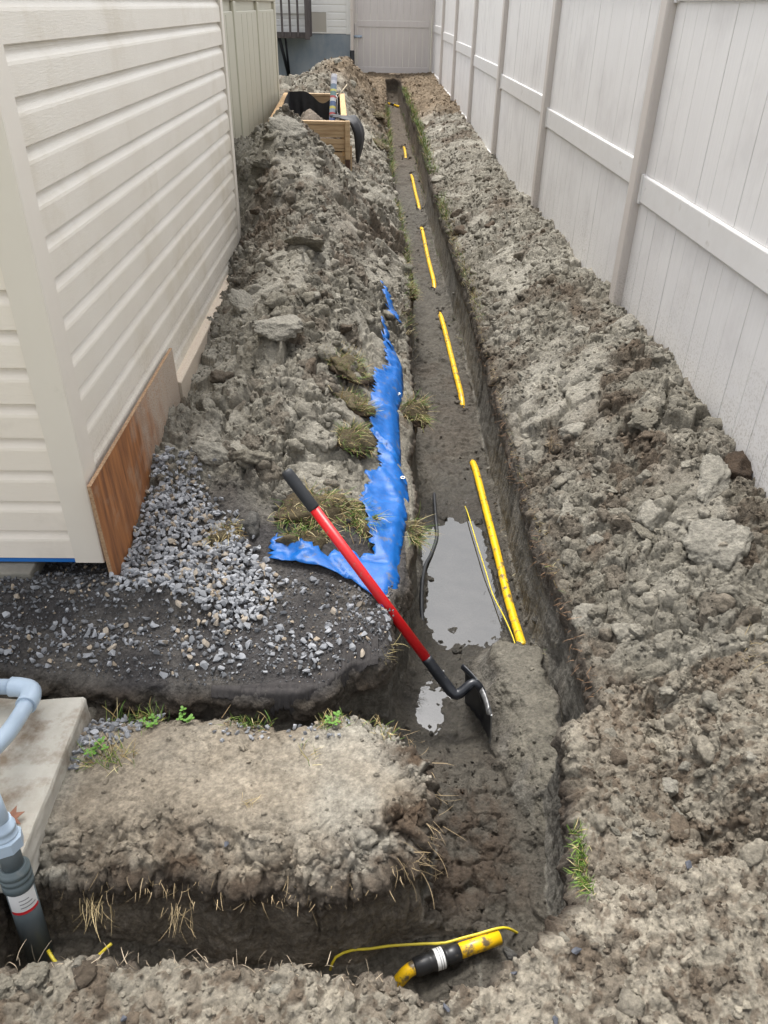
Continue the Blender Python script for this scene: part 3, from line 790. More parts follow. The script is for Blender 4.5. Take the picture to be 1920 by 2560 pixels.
# concrete pavers under the house front
def rough_block(name, sx, sy, sz, bev, m, seed, cuts=8, amp=.002):
    bm = bmesh.new(); bm_box(bm, -sx / 2, sx / 2, -sy / 2, sy / 2, 0, sz, bev)
    bmesh.ops.subdivide_edges(bm, edges=[e for e in bm.edges if e.calc_length() > .04], cuts=cuts, use_grid_fill=True)
    co = np.array([v.co[:] for v in bm.verts])
    d = fbm(co[:, 0] + seed, co[:, 1], co[:, 2], .05, 3, seed)
    for v, q in zip(bm.verts, d): v.co += v.normal * float(q) * amp if v.normal.length else Vector((0, 0, 0))
    return link(name, bm_mesh(bm, name), m)
o = rough_block('concrete_paver', .42, .40, .055, .006, M['paver'], 3)
o.location = (-1.31, 2.165, .055); o.rotation_euler = (0, 0, R(1))
tag(o, 'flat grey concrete paver lying on stone dust under the house front', 'paver')
o = rough_block('concrete_paver', .36, .30, .06, .006, M['paver'], 6)
o.location = (-1.43, 2.17, .112); o.rotation_euler = (R(2), 0, R(14))
tag(o, 'broken grey concrete paver stacked on top of another paver under the house', 'paver')

# ================================================================== tan resin shed
shed = empty('resin_shed', (-1.0, 7.2, 0))
tag(shed, 'tan resin shed with ribbed vertical panels beyond the cream house', 'shed')
SX = -1.0
rel(box('shed_body', -2.6, SX - .03, 5.23, 9.13, .02, 2.1, M['shed'], bev=.01), shed)
def shed_panel(y0, y1, ribs):
    rel(box('wall_panel', SX - .032, SX - .012, y0 + .055, y1 - .055, .05, 1.60, M['shed'], bev=.008), shed)
    for r_ in ribs: rel(box('rib', SX - .014, SX - .0095, r_ - .010, r_ + .010, .06, 1.58, M['shed'], bev=.003), shed)
edges_ = [5.24, 6.52, 7.80, 9.10]
for a, b in zip(edges_[:-1], edges_[1:]):
    w_ = b - a
    shed_panel(a, b, [a + w_ * .28, a + w_ * .5, a + w_ * .72])
for e_ in edges_: rel(box('pilaster', SX - .031, SX - .002, e_ - .052, e_ + .052, .03, 1.66, M['shed'], bev=.008), shed)
rel(box('top_band', SX - .0305, SX + .002, 5.20, 9.14, 1.662, 2.08, M['shed'], bev=.008), shed)
rel(box('shed_roof', -2.75, SX + .08, 5.15, 9.2, 2.102, 2.18, M['shed'], bev=.02), shed)

# ================================================================== white vinyl fence
fence = empty('vinyl_fence', (1.34, 4.14, 0))
tag(fence, 'tall white vinyl privacy fence along the right side of the trench', 'fence')
BAY = 2.44; PY = [4.14 + BAY * i for i in range(-2, 7)]
ZRs = [.95, .972, 1.021, 1.085, 1.141, 1.209, 1.268, 1.33]
FA = math.atan(-.01)
brd = {}
def board_mesh(w, h):
    key = (round(w, 4), round(h, 3))
    if key not in brd:
        g = .0035
        prof = [(-.009, -w / 2 + .0008), (-.0055, -w / 2 + .0008), (-.0055 - 0, -w / 2 + .0008)]
        # x is thickness (towards the yard at negative x), y is width
        prof = [(.009, -w / 2), (-.0075, -w / 2), (-.0095, -w / 2 + .0016), (-.0095, w / 2 - .0016), (-.0075, w / 2), (.009, w / 2)]
        brd[key] = prism_mesh('board', prof, h, 'z')
    return brd[key]
for i in range(len(PY) - 1):
    y0, y1 = PY[i] + .051, PY[i + 1] - .051
    zr = ZRs[i]; zgd = zr - .95
    xm = 1.382 - .01 * (y0 + y1) / 2
    for nm, za, zb_ in (('mid_rail', zr - .126, zr), ('top_rail', zr + .712, zr + .852), ('bottom_rail', zr - .95, zr - .836)):
        bm = bmesh.new(); bm_box(bm, -.022, .022, y0 - y1 + (y1 - y0) / 2, (y1 - y0) / 2, za, zb_, .007)
        o = link(nm, bm_mesh(bm, nm), M['rail']); o.location = (xm, (y0 + y1) / 2, 0); o.rotation_euler = (0, 0, -FA); rel(o, fence)
        # bracket at the far end of each rail where it meets its post
        if nm != 'bottom_rail' and i < 4:
            bm = bmesh.new(); bm_box(bm, -.027, .027, -.014, .014, za - .006, zb_ + .004, .003)
            o = link('rail_bracket', bm_mesh(bm, 'rail_bracket'), M['rail']); o.location = (1.382 - .01 * (y1 - .015), y1 - .0155, 0); o.rotation_euler = (0, 0, -FA); rel(o, fence)
    nb_ = 17; w = (y1 - y0) / nb_
    for za, h in ((zr - .834, .706), (zr + .002, .708)):
        if i == 0:                 # the bay beside and behind the camera, out of the picture
            bm = bmesh.new()
            for k in range(nb_):
                yc = y0 + (k + .5) * w
                bm_box(bm, 1.384 - .01 * yc - .0095, 1.384 - .01 * yc + .009, yc - w / 2 + .0014, yc + w / 2 - .0014, za, za + h)
            o = rel(link('boards', bm_mesh(bm, 'boards'), M['fence']), fence); o['kind'] = 'stuff'
            continue
        for k in range(nb_):
            yc = y0 + (k + .5) * w
            o = link('board', board_mesh(w - .0019, h), M['fence']); o.location = (1.384 - .01 * yc + RNG.uniform(-.0008, .0008), yc, za); o.rotation_euler = (0, 0, -FA + RNG.uniform(-.012, .012)); rel(o, fence)
for i, y in enumerate(PY):
    bm = bmesh.new(); bm_box(bm, -.051, .051, -.051, .051, ZRs[min(i, 7)] - 1.15, ZRs[min(i, 7)] + .95, .010)
    o = link('post', bm_mesh(bm, 'post'), M['post']); o.location = (1.382 - .01 * y, y, 0); o.rotation_euler = (0, 0, -FA); rel(o, fence)
    bm = bmesh.new(); bm_box(bm, -.06, .06, -.06, .06, ZRs[min(i, 7)] + .951, ZRs[min(i, 7)] + .985, .01)
    o = link('post_cap', bm_mesh(bm, 'post_cap'), M['post']); o.location = (1.382 - .01 * y, y, 0); rel(o, fence)

# ================================================================== gate at the far end
GY = 18.75
gate = empty('yard_gate', (.34, GY, .45))
tag(gate, 'closed grey vinyl gate across the far end of the yard', 'gate')
gx0, gx1 = -.395, 1.095
rel(box('gate_rail', gx0, gx1, GY - .025, GY + .025, .451, .56, M['gate'], bev=.006), gate)
rel(box('gate_rail', gx0, gx1, GY - .025, GY + .025, 1.272, 1.386, M['gate'], bev=.006), gate)
rel(box('gate_rail', gx0, gx1, GY - .025, GY + .025, 2.09, 2.2, M['gate'], bev=.006), gate)
for x in (gx0 - .02, gx1 + .02):
    rel(box('stile', x - .018, x + .018, GY - .028, GY + .028, .445, 2.2, M['gate'], bev=.005), gate)
nbd = 11; w = (gx1 - gx0) / nbd
for za, zb_ in ((.561, 1.271), (1.387, 2.089)):
    for k in range(nbd):
        rel(box('board', gx0 + k * w + .0015, gx0 + (k + 1) * w - .0015, GY - .010, GY + .010, za, zb_, M['gate'], bev=.002), gate)
lt = tube('latch', [(-.46, GY - .05, 1.10), (-.30, GY - .05, 1.10)], .022, M['pvc_blue']); rel(lt, gate)
rel(box('latch_plate', -.455, -.42, GY - .05, GY - .029, 1.05, 1.33, M['gate'], bev=.004), gate)
# posts either side
gp = empty('gate_post', (-.45, GY, .4)); tag(gp, 'pale vinyl post carrying the gate beside the downspout', 'post')
rel(box('post_shaft', -.500, -.437, GY - .05, GY + .05, .3, 2.25, M['post'], bev=.006), gp)
rel(box('post_cap', -.508, -.43, GY - .058, GY + .058, 2.252, 2.29, M['post'], bev=.008), gp)

# ================================================================== house at the far end
fh = empty('white_house', (-1.6, 18.6, .3))
tag(fh, 'far white-sided house on a blue-grey concrete foundation', 'house')
FY = 18.6
rel(box('foundation', -5.0, -.545, FY, FY + 4, .05, 1.142, M['foundation'], bev=.004), fh)
rel(box('house_wall', -5.02, -.565, FY + .01, FY + 4.02, 1.146, 3.6, M['white_siding'], bev=0), fh)
far_me = prism_mesh('siding_board', [(0, 0), (-.016, 0), (-.016, .095), (-.004, .112), (-.003, .126), (0, .126)], 4.35, 'x')
for i in range(12):
    o = link('siding_board', far_me, M['white_siding']); o.location = (-4.97, FY + .0095, 1.148 + i * .1262); rel(o, fh)
rel(box('corner_trim', -.617, -.535, FY - .02, FY + .06, 1.138, 3.6, M['white_siding'], bev=.004), fh)
vp = box('vent_panel', -1.404, -1.01, FY - .022, FY - .008, 1.165, 1.515, M['vent_panel'], bev=.003); rel(vp, fh)
for a in ((-1.42, -1.395, 1.147, 1.53), (-1.02, -.992, 1.147, 1.53)):
    rel(box('vent_frame', a[0], a[1], FY - .027, FY - .0225, a[2], a[3], M['white_siding'], bev=.002), fh)
for a in ((1.148, 1.168), (1.512, 1.531)):
    rel(box('vent_frame', -1.394, -1.021, FY - .0265, FY - .0226, a[0], a[1], M['white_siding'], bev=.001), fh)
rel(box('window_sill', -2.6, -1.45, FY - .05, FY - .018, 1.48, 1.62, M['white_siding'], bev=.004), fh)

# porch hanging on the far house
PYY = 17.9
po = empty('wooden_porch', (-2.0, PYY, 1.05)); tag(po, 'weathered dark wooden porch railing jutting out before the far house', 'porch')
px1 = -1.35
rel(box('deck_board', -3.6, px1, PYY, FY - .03, 1.085, 1.16, M['porch'], bev=.005), po)
rel(box('rim_board', -3.6, px1 + .005, PYY - .035, PYY - .002, 1.075, 1.18, M['porch'], bev=.004), po)
for x in np.arange(-2.62, px1 - .12, .155):
    rel(box('baluster', x - .02, x + .02, PYY - .082, PYY - .037, 1.10, 2.1, M['porch'], bev=.003), po)
for y in np.arange(PYY + .12, FY - .08, .14):
    rel(box('baluster', px1 + .007, px1 + .045, y - .02, y + .02, 1.10, 2.1, M['porch'], bev=.003), po)
rel(box('corner_post', px1 - .045, px1 + .045, PYY - .125, PYY - .037, 1.06, 2.2, M['porch'], bev=.004), po)
rel(box('hand_rail', -3.6, px1 - .05, PYY - .11, PYY - .03, 2.102, 2.14, M['porch'], bev=.004), po)
rel(tube('brace', [(-1.83, FY - .04, .40), (-1.93, PYY + .1, 1.082)], .035, M['brace'], n=8), po)
rel(tube('brace', [(-1.81, FY - .06, .40), (-1.82, PYY + .2, 1.082)], .022, M['brace'], n=8), po)

ds = empty('downspout', (-.5, FY - .06, .8)); tag(ds, 'beige downspout ending in a black corrugated hose beside the gate', 'downspout')
rel(box('spout_pipe', -.527, -.47, FY - .12, FY - .06, .83, 3.5, M['downspout'], bev=.006), ds)
rel(box('spout_strap', -.531, -.466, FY - .124, FY - .058, 1.555, 1.59, M['downspout'], bev=.004), ds)
pts, rad = [], []
for i in range(34):
    t = i / 33
    pts.append((-.497 + .018 * t * t, FY - .095 - .05 * t, .86 - .42 * t)); rad.append(.046 + (.005 if i % 2 else -.003))
rel(tube('corrugated_hose', pts, rad, M['black_rubber'], n=12), ds)

# ================================================================== planter box with liner and soil
pl = empty('planter_box', (-.55, 7.9, .1))
tag(pl, 'tall pine planter box half buried in the left spoil heap', 'planter')
def quadbox(name, a, b, z0, z1, th, m, parent, bev=.003):
    """board standing between plan points a and b, thickness th to the left of a->b"""
    a, b = Vector((*a, 0)), Vector((*b, 0)); L_ = (b - a).length
    bm = bmesh.new(); bm_box(bm, 0, L_, 0, th, z0, z1, bev)
    o = link(name, bm_mesh(bm, name), m)
    o.matrix_world = Matrix.Translation(a) @ Matrix.Rotation(math.atan2((b - a).y, (b - a).x), 4, 'Z')
    return o
def relm(o, p):
    mw = o.matrix_world.copy(); o.parent = p; o.matrix_parent_inverse = Matrix.Translation(-Vector(p.location)); return o
A_, B_, C_, D_ = (-.83, 6.8), (-.245, 6.8), (-.345, 9.05), (-.93, 9.05)
zt_, nbo = .855, 7
bh = (zt_ - .16) / nbo
for k in range(nbo):
    z0 = .16 + k * bh
    jit = RNG.uniform(-.003, .003)
    o = quadbox('front_board', (A_[0], A_[1] + jit), (B_[0], B_[1] + jit), z0 + .004, z0 + bh - .005, .022, M['planter_wood'], pl); relm(o, pl)
    for g_ in (1, 2):   # milled grooves between narrow beads
        o2 = quadbox('bead', (A_[0] + .002, A_[1] + jit - .004), (B_[0] - .002, B_[1] + jit - .004), z0 + bh * (.30 * g_) - .004, z0 + bh * (.30 * g_) + .010, .0038, M['planter_wood'], pl, .001); relm(o2, pl)
    relm(quadbox('side_board', B_, C_, z0 + .002, z0 + bh - .002, .022, M['planter_wood_side'], pl), pl)
    relm(quadbox('rear_board', (C_[0], C_[1]), D_, z0 + .002, z0 + bh - .002, .022, M['planter_wood'], pl), pl)
    relm(quadbox('side_board', D_, A_, z0 + .002, z0 + bh - .002, .022, M['planter_wood_side'], pl), pl)
relm(quadbox('rim_board', (A_[0] - .02, A_[1] - .008), (B_[0], B_[1] - .008), zt_ - .002, zt_ + .022, .06, M['planter_wood'], pl), pl)
relm(quadbox('rim_board', (B_[0] + .02, B_[1] + .06), (C_[0] + .02, C_[1]), zt_ - .001, zt_ + .023, .05, M['planter_wood_side'], pl), pl)
relm(quadbox('rim_board', (C_[0] + .02, C_[1] + .03), (D_[0] - .02, D_[1] + .03), zt_ - .001, zt_ + .022, .06, M['planter_wood'], pl), pl)
relm(quadbox('rim_board', (D_[0] - .02, D_[1]), (A_[0] - .02, A_[1] + .06), zt_ - .001, zt_ + .023, .05, M['planter_wood_side'], pl), pl)
pst = box('corner_post', B_[0] + .001, B_[0] + .042, B_[1] - .035, B_[1] + .012, .60, zt_ + .028, M['planter_wood'], bev=.008); rel(pst, pl)
pst = box('corner_post', B_[0] + .003, B_[0] + .040, B_[1] - .033, B_[1] + .010, .36, .598, M['dark_stain'], bev=.004); rel(pst, pl)
pst['label'] = 'dark stained foot of the corner post'
rel(box('corner_batten', B_[0] + .0425, B_[0] + .056, B_[1] - .01, B_[1] + .03, .40, .70, M['planter_wood'], bev=.003), pl)
# soil inside
n = 70
X, Y = np.meshgrid(np.linspace(-.90, -.27, n), np.linspace(6.83, 9.02, n))
lx = (X + .90) / .63; X2 = X - .0 + (Y - 6.8) * -.045 + .03
Zs = .60 + .26 * np.exp(-((X2 + .56) ** 2 / .018 + (Y - 7.45) ** 2 / .25)) + .10 * sst(7.5, 6.9, Y) + .03 * fbm(X * 1., Y, X * 0, .15, 4, 5)
f1, f2, r_, dx_, dy_ = worley(X2, Y, .075, 77); Zs += .05 * np.sqrt(np.clip(1 - (f1 / .6) ** 2, 0, 1)) * r_[0]
f1, f2, r2_, dx_, dy_ = worley(X2, Y, .035, 78); Zs += .02 * np.sqrt(np.clip(1 - (f1 / .6) ** 2, 0, 1)) * r2_[0]
I = np.arange(n * n).reshape(n, n)
F = np.stack([I[:-1, :-1], I[:-1, 1:], I[1:, 1:], I[1:, :-1]], -1).reshape(-1, 4)
me = np_mesh('planter_soil', np.stack([X2, Y, Zs], -1).reshape(-1, 3), F, True)
vcol(me, np.array((.17, .14, .11)) * (.8 + .5 * r_[1].reshape(-1, 1)))
relm(link('planter_soil', me, M['soil']), pl)
# black liner: sheets hanging over the inside of the walls
def cloth(name, P0, P1, drop, nu, nv, seed, m, parent, inset=.03, sag=.0, topdrop=None):
    """sheet hanging from the line P0-P1 downwards with folds"""
    P0, P1 = Vector(P0), Vector(P1); t = (P1 - P0); nrm = Vector((-t.y, t.x, 0)).normalized()
    V = []
    for j in range(nv):
        for i in range(nu):
            u, v = i / (nu - 1), j / (nv - 1)
            p = P0 + t * u
            wob = .5 * math.sin(u * 19 + seed) + .5 * math.sin(u * 41 + seed * 2 + v * 3)
            td = topdrop(u) if topdrop else 0
            V.append(p + nrm * (inset + .012 * wob * (v + .2)) + Vector((0, 0, -td - drop * v - .012 * math.sin(u * 7 + seed))))
    F = [(j * nu + i, j * nu + i + 1, (j + 1) * nu + i + 1, (j + 1) * nu + i) for j in range(nv - 1) for i in range(nu - 1)]
    me = mesh(name, V, F, True)
    o = link(name, me, m); relm(o, parent); return o
cloth('liner_sheet', (C_[0] - .03, C_[1] - .005, zt_ + .03), (D_[0] + .03, D_[1] - .005, zt_ + .03), .36, 40, 10, 1.2, M['black_fabric'], pl, .03,
      topdrop=lambda u: .12 * math.exp(-((u - .35) / .22) ** 2) - .02)
cloth('liner_sheet', (B_[0], 6.9, zt_ + .02), (C_[0], C_[1] - .03, zt_ + .02), .34, 46, 8, 2.2, M['black_fabric'], pl, .035, topdrop=lambda u: .02)
cloth('liner_sheet', (D_[0] + .0, D_[1] - .03, zt_ + .045), (A_[0], 6.9, zt_ + .035), .38, 46, 8, 3.1, M['black_fabric'], pl, .04)
# the crumpled flap of liner thrown over the near right corner
nu, nv = 22, 24
V = []
for j in range(nv):
    v = j / (nv - 1)
    for i in range(nu):
        u = i / (nu - 1)                       # u runs round the bundle
        if v < .16:
            q = v / .16
            p = Vector((lerp(-.36, -.245, q) + .02 * math.sin(u * 7), lerp(6.93, 6.86, q) + .24 * u - .03 * q, zt_ + .028 + .006 * math.sin(q * 3) + .006 * math.sin(u * 9 + q * 4)))
        else:
            q = (v - .16) / .84
            w_ = 1 - .72 * q ** 3.2
            a = -1.9 + 3.2 * u
            r_x = (.041 + .014 * math.sin(q * 3.1)) * w_ * (1 + .16 * math.sin(u * 17 + q * 6))
            cx_ = -.205 + .055 * math.sin(min(1, q * 2.2) * 1.5)
            p = Vector((cx_ + r_x * math.cos(a), 6.92 + .11 * w_ * math.sin(a), zt_ + .030 - .31 * q ** 1.1 - .02 * math.sin(u * 6)))
        V.append(p)
F = [(j * nu + i, j * nu + i + 1, (j + 1) * nu + i + 1, (j + 1) * nu + i) for j in range(nv - 1) for i in range(nu - 1)]
o = link('liner_flap', mesh('liner_flap', V, F, True), M['black_fabric']); relm(o, pl)
sol = o.modifiers.new('s', 'SOLIDIFY'); sol.thickness = .004

# striped roll standing in the planter
q0, q1 = Vector((-.385, 7.50, .735)), Vector((-.365, 7.72, 1.135))
L_ = (q1 - q0).length
V, F = tube_geo([(0, 0, 0), (0, 0, 1)], .027, 20)
ro_ = link('wrapped_roll', mesh('wrapped_roll', V, F, False), M['wrap'])
ro_.matrix_world = Matrix.Translation(q0) @ (q1 - q0).to_track_quat('Z', 'Y').to_matrix().to_4x4() @ Matrix.Diagonal((1, 1, L_, 1))
tag(ro_, 'long roll wrapped in shiny banded paper leaning in the planter', 'wrapped roll')
M['twine'] = mat('white_twine', (.62, .60, .62), None, rough=.8)
M['stick'] = mat('pale_stick', (.5, .42, .3), None, rough=.8)
tw = tube('string', spline([(-.36, 7.62, .97), (-.345, 7.6, .99), (-.335, 7.58, .95), (-.34, 7.58, .88), (-.33, 7.57, .83), (-.318, 7.57, .80), (-.335, 7.57, .86), (-.345, 7.56, .77), (-.34, 7.56, .75)], .02), .0035, M['twine'], n=6)
tag(tw, 'thin white string dangling in loops beside the striped roll', 'string')
tw2 = tube('stick', [(-.345, 7.62, .96), (-.255, 7.75, 1.06)], .005, M['stick'], n=6)
tag(tw2, 'thin pale stick poking out beside the striped roll', 'stick')

# ================================================================== concrete slab, riser pipe
o = rough_block('concrete_slab', .84, .50, .105, .010, M['slab'], 9, 14, .006)
o.location = (-1.195, 1.24, -.05); o.rotation_euler = (0, 0, R(.6))
tag(o, 'pale muddy concrete slab at the left edge of the bare lawn block', 'slab')
rs = empty('riser_pipe', (-.78, .97, -.2))
tag(rs, 'dark grey riser pipe with light blue conduit and elbows rising beside the concrete slab', 'pipe')
b0, b1 = Vector((-.775, .955, -.235)), Vector((-.792, 1.022, .175))
ax = (b1 - b0)
def ra(t): return b0 + ax * t
rel(tube('sleeve_pipe', [ra(0), ra(.58)], [.0298, .0302], M['pvc_dark'], n=28), rs)
pts, rad = [], []
for i, (t, r_) in enumerate([(.55, .035), (.555, .0385), (.595, .0385), (.602, .0355), (.608, .0355), (.612, .0385), (.635, .0385), (.640, .0355), (.646, .0355), (.65, .0385), (.675, .0385), (.68, .0355), (.69, .033), (.70, .030)]):
    pts.append(ra(t)); rad.append(r_ * .875)
rel(tube('ribbed_collar', pts, rad, M['pvc_mid'], n=28), rs)
rel(tube('inner_pipe', [ra(.66), ra(.86)], .0232, M['pvc_dark'], n=24), rs)
rel(tube('cement_ring', [ra(.815), ra(.835)], .025, M['paver'], n=24), rs)
V, F = tube_geo([ra(.83), ra(.835), ra(.90), ra(.91)], [.0325, .0365, .0365, .0325], 8)
rel(link('hex_nut', mesh('hex_nut', V, F), M['pvc_blue']), rs)
rel(tube('threaded_adapter', [ra(.905), ra(.925), ra(.93), ra(.95), ra(.955), ra(.975), ra(.98), ra(1.02)], [.030, .030, .0265, .0265, .029, .029, .026, .0235], M['pvc_blue'], n=24), rs)
top = ra(1.02)
e1 = Vector((-.883, 1.435, .132))
k0 = top + Vector((0, 0, .06)); k1 = k0 + Vector((-.03, .05, .03))
cpts = spline([ra(1.0), k0, Vector((-.845, 1.10, .255)), Vector((-.862, 1.25, .19)), e1 + Vector((.006, -.10, .02)), e1 + Vector((.001, -.045, .006))], .02)
rel(tube('conduit', cpts, .0205, M['pvc_blue'], n=20), rs)
ep = spline([e1 + Vector((.0015, -.052, .007)), e1 + Vector((.0, -.02, .003)), e1 + Vector((-.012, .008, .0)), e1 + Vector((-.04, .018, 0)), e1 + Vector((-.065, .02, 0))], .006)
rel(tube('elbow', ep, [.0265] + [.026 - .0 * i for i in range(len(ep) - 2)] + [.0265], M['pvc_blue'], n=20), rs)
rel(tube('conduit', [e1 + Vector((-.055, .02, 0)), e1 + Vector((-.9, .025, 0))], .0205, M['pvc_blue'], n=20), rs)
# sticker on the sleeve: curved patch, white with a red band; a few grey lines of print
def patch(name, t0, t1, a0, a1, r, m, nseg=10):
    axn = ax.normalized(); u0 = Vector((1, 0, 0)); u0 = (u0 - axn * u0.dot(axn)).normalized(); v0 = axn.cross(u0)
    V = []
    for t in (t0, t1):
        for i in range(nseg + 1):
            a = a0 + (a1 - a0) * i / nseg
            V.append(ra(t) + (u0 * math.cos(a) + v0 * math.sin(a)) * r)
    F = [(i, i + 1, nseg + 2 + i, nseg + 1 + i) for i in range(nseg)]
    rel(link(name, mesh(name, V, F, True), m), rs)
patch('sticker', .425, .545, R(-120), R(5), .0308, M['white_label'])
patch('sticker_band', .405, .425, R(-120), R(5), .0308, M['red_label'])
for k in range(3): patch('print_line', .448 + k * .026, .455 + k * .026, R(-75), R(-10 - 12 * k), .0311, M['print'])

# ================================================================== yellow pipe with couplings, wires, cable
def floor_z(x, y): return float(gz(x, y))
pipe = empty('gas_pipe', (.5, 6, -.35)); tag(pipe, 'yellow plastic pipe lying along the trench floor, partly covered by soil', 'pipe')
def ypipe(keys, r=.0175):
    """keys (x, y, rise): rise is how far the axis lies above the local mean floor"""
    P = []
    for x, y, rise in keys:
        m_ = np.median([floor_z(x + a, y + b) for a in (-.05, 0, .04) for b in (-.05, 0, .05)])
        P.append((x, y, m_ + rise))
    return spline(P, .04)
segs = [[(.569, 2.13, -.005), (.567, 2.19, .016), (.563, 2.45, .018), (.557, 2.75, .018), (.549, 3.1, .014), (.538, 3.50, .010), (.534, 3.64, -.03)],
        [(.545, 4.24, -.03), (.540, 4.36, .012), (.533, 4.7, .016), (.525, 5.02, .014), (.512, 5.6, .010), (.506, 5.85, -.02)],
        [(.505, 6.38, -.03), (.503, 6.54, .012), (.492, 7.1, .014), (.486, 7.6, .012), (.483, 8.1, .008), (.482, 8.35, -.03)],
        [(.493, 8.92, -.03), (.492, 9.11, .012), (.481, 9.8, .012), (.474, 10.5, .008), (.470, 10.95, -.03)],
        [(.434, 11.9, -.03), (.433, 12.13, .012), (.431, 12.65, .006), (.43, 12.9, -.04)]]
flat = []
for s_ in segs: flat += s_
pp = ypipe(segs[0])
for i in range(len(segs)):
    rel(tube('pipe_run', ypipe(segs[i]), .0172, M['yellow'], n=16), pipe)
    if i + 1 < len(segs):      # the stretch between, under the soil
        a, b = segs[i][-1], segs[i + 1][0]
        P = ypipe([a, ((a[0] + b[0]) / 2, (a[1] + b[1]) / 2, -.06), b]); rel(tube('buried_run', P, .0172, M['yellow'], n=10), pipe)
# near end: buried below the slump, showing here and there, then the joint in the pit
rel(tube('buried_run', spline([(.569, 2.13, -.40), (.585, 1.9, -.45), (.60, 1.6, -.44), (.585, 1.45, -.36), (.56, 1.35, -.35), (.52, 1.22, -.37), (.46, 1.12, -.47), (.37, 1.065, -.45)], .04), .0172, M['yellow'], n=12), pipe)
cpl = [(.336, 1.0535, -.3455), (.28, 1.034, -.345), (.20, 1.007, -.344)]
rel(tube('pipe_run', cpl, .0185, M['yellow'], n=18), pipe)
dirc = (Vector((.113, .978, -.346)) - Vector((.231, 1.017, -.344))).normalized(); c0 = Vector((.231, 1.017, -.344))
ks = [(0, .020), (.002, .0245), (.045, .0255), (.05, .0225), (.055, .0225), (.06, .0275), (.10, .0285), (.105, .0255), (.115, .0255), (.12, .027), (.165, .0255), (.17, .020)]
cp = tube('coupling', [c0 + dirc * a * .73 for a, _ in ks], [b * .88 for _, b in ks], M['black_plastic'], n=22); rel(cp, pipe)
rel(tube('coupling_label', [c0 + dirc * .046, c0 + dirc * .068], .0255, M['white_label'], n=22, cap=False), pipe)
for k in range(2): rel(tube('print_line', [c0 + dirc * (.051 + k * .006), c0 + dirc * (.053 + k * .006)], .0258, M['print'], n=22, cap=False), pipe)
rel(tube('pipe_run', spline([c0 + dirc * .118, c0 + dirc * .128, c0 + dirc * .145 + Vector((0, -.001, -.010)), c0 + dirc * .17 + Vector((0, .002, -.06))], .02), .0165, M['yellow'], n=14), pipe)
# far joint
fz_ = lambda x, y: floor_z(x, y)
fj = [(.215, 17.5), (.30, 17.35), (.39, 17.12), (.47, 16.87)]
rel(tube('pipe_run', spline([(x, y, .0) for x, y in fj], .04), .022, M['yellow'], n=12), pipe)
rel(tube('coupling', [(.315, 17.315, .0), (.375, 17.16, .0)], .033, M['black_plastic'], n=14), pipe)

def wire(name, pts, r, m, label, cat='wire'):
    o = tube(name, spline(pts, .015), r, m, n=8); tag(o, label, cat); return o
wire('tracer_wire', [(-.095, .985, -.37), (-.081, .997, -.333), (-.042, 1.012, -.330), (.005, 1.016, -.330), (.05, 1.022, -.329), (.099, 1.026, -.330), (.15, 1.028, -.329), (.194, 1.031, -.331), (.24, 1.043, -.330), (.279, 1.052, -.329), (.347, 1.070, -.332), (.40, 1.09, -.40)], .0035, M['yellow_wire'], 'yellow tracer wire lying across the pit above the black coupling')
z0 = [floor_z(x, y) for x, y in ((.46, 3.10), (.476, 2.85), (.505, 2.49), (.548, 2.185))]
wire('tracer_wire', [(.455, 3.2, z0[0] - .01), (.46, 3.10, z0[0] + .012), (.476, 2.854, max(z0[1], -.40) + .014), (.492, 2.64, -.385), (.506, 2.49, max(z0[2], -.41) + .016), (.53, 2.32, -.375), (.548, 2.185, z0[3] + .012), (.552, 2.14, z0[3] - .02)], .0026, M['yellow_wire'], 'thin yellow wire running beside the puddle and the yellow pipe')
zf = floor_z(.553, 1.40)
wire('tracer_wire', [(.553, 1.47, -.34), (.548, 1.44, -.315), (.556, 1.41, -.31), (.545, 1.38, -.315), (.552, 1.35, -.32), (.545, 1.30, -.345)], .0035, M['yellow_wire'], 'crumpled yellow wire in the crevice at the right foot of the trench')
wire('tracer_wire', [(-.745, .945, -.20), (-.725, .925, -.205), (-.70, .91, -.225), (-.68, .90, -.26)], .0042, M['yellow_wire'], 'yellow wire coming out of the foot of the dark grey riser pipe')
wire('tracer_wire', [(-.655, .905, -.24), (-.64, .925, -.215), (-.615, .945, -.198), (-.60, .957, -.192)], .0038, M['yellow_wire'], 'short cut end of yellow wire pointing up in the pit next to the riser')
cz = lambda x, y, d=.008: max(floor_z(x, y), -.412) + d
wire('black_cable', [(.315, 3.33, cz(.315, 3.33) - .03), (.305, 3.2, cz(.305, 3.2)), (.303, 3.06, cz(.303, 3.06)), (.30, 2.92, cz(.3, 2.92)), (.268, 2.79, cz(.27, 2.79)), (.236, 2.69, cz(.236, 2.69)), (.215, 2.56, cz(.215, 2.56)), (.205, 2.44, cz(.205, 2.44)), (.205, 2.33, -.405), (.22, 2.22, -.418)], .0085, M['black_rubber'], 'black cable bending along the left edge of the puddle', 'cable')
wire('black_cable', [(.222, 2.46, -.425), (.208, 2.40, -.40), (.205, 2.34, -.40), (.215, 2.27, -.422)], .006, M['black_rubber'], 'second thin black cable half sunk at the left side of the puddle', 'cable')

# puddle
xs = np.linspace(.06, .60, 60); ys = np.linspace(1.60, 3.35, 160)
X, Y = np.meshgrid(xs, ys); I = np.arange(X.size).reshape(X.shape)
WZ = -.408
F = np.stack([I[:-1, :-1], I[:-1, 1:], I[1:, 1:], I[1:, :-1]], -1).reshape(-1, 4)
me = np_mesh('puddle', np.stack([X, Y, np.full_like(X, WZ)], -1).reshape(-1, 3), F, True)
tag(link('puddle', me, M['water']), 'muddy puddle on the trench floor mirroring the sky', kind='structure')

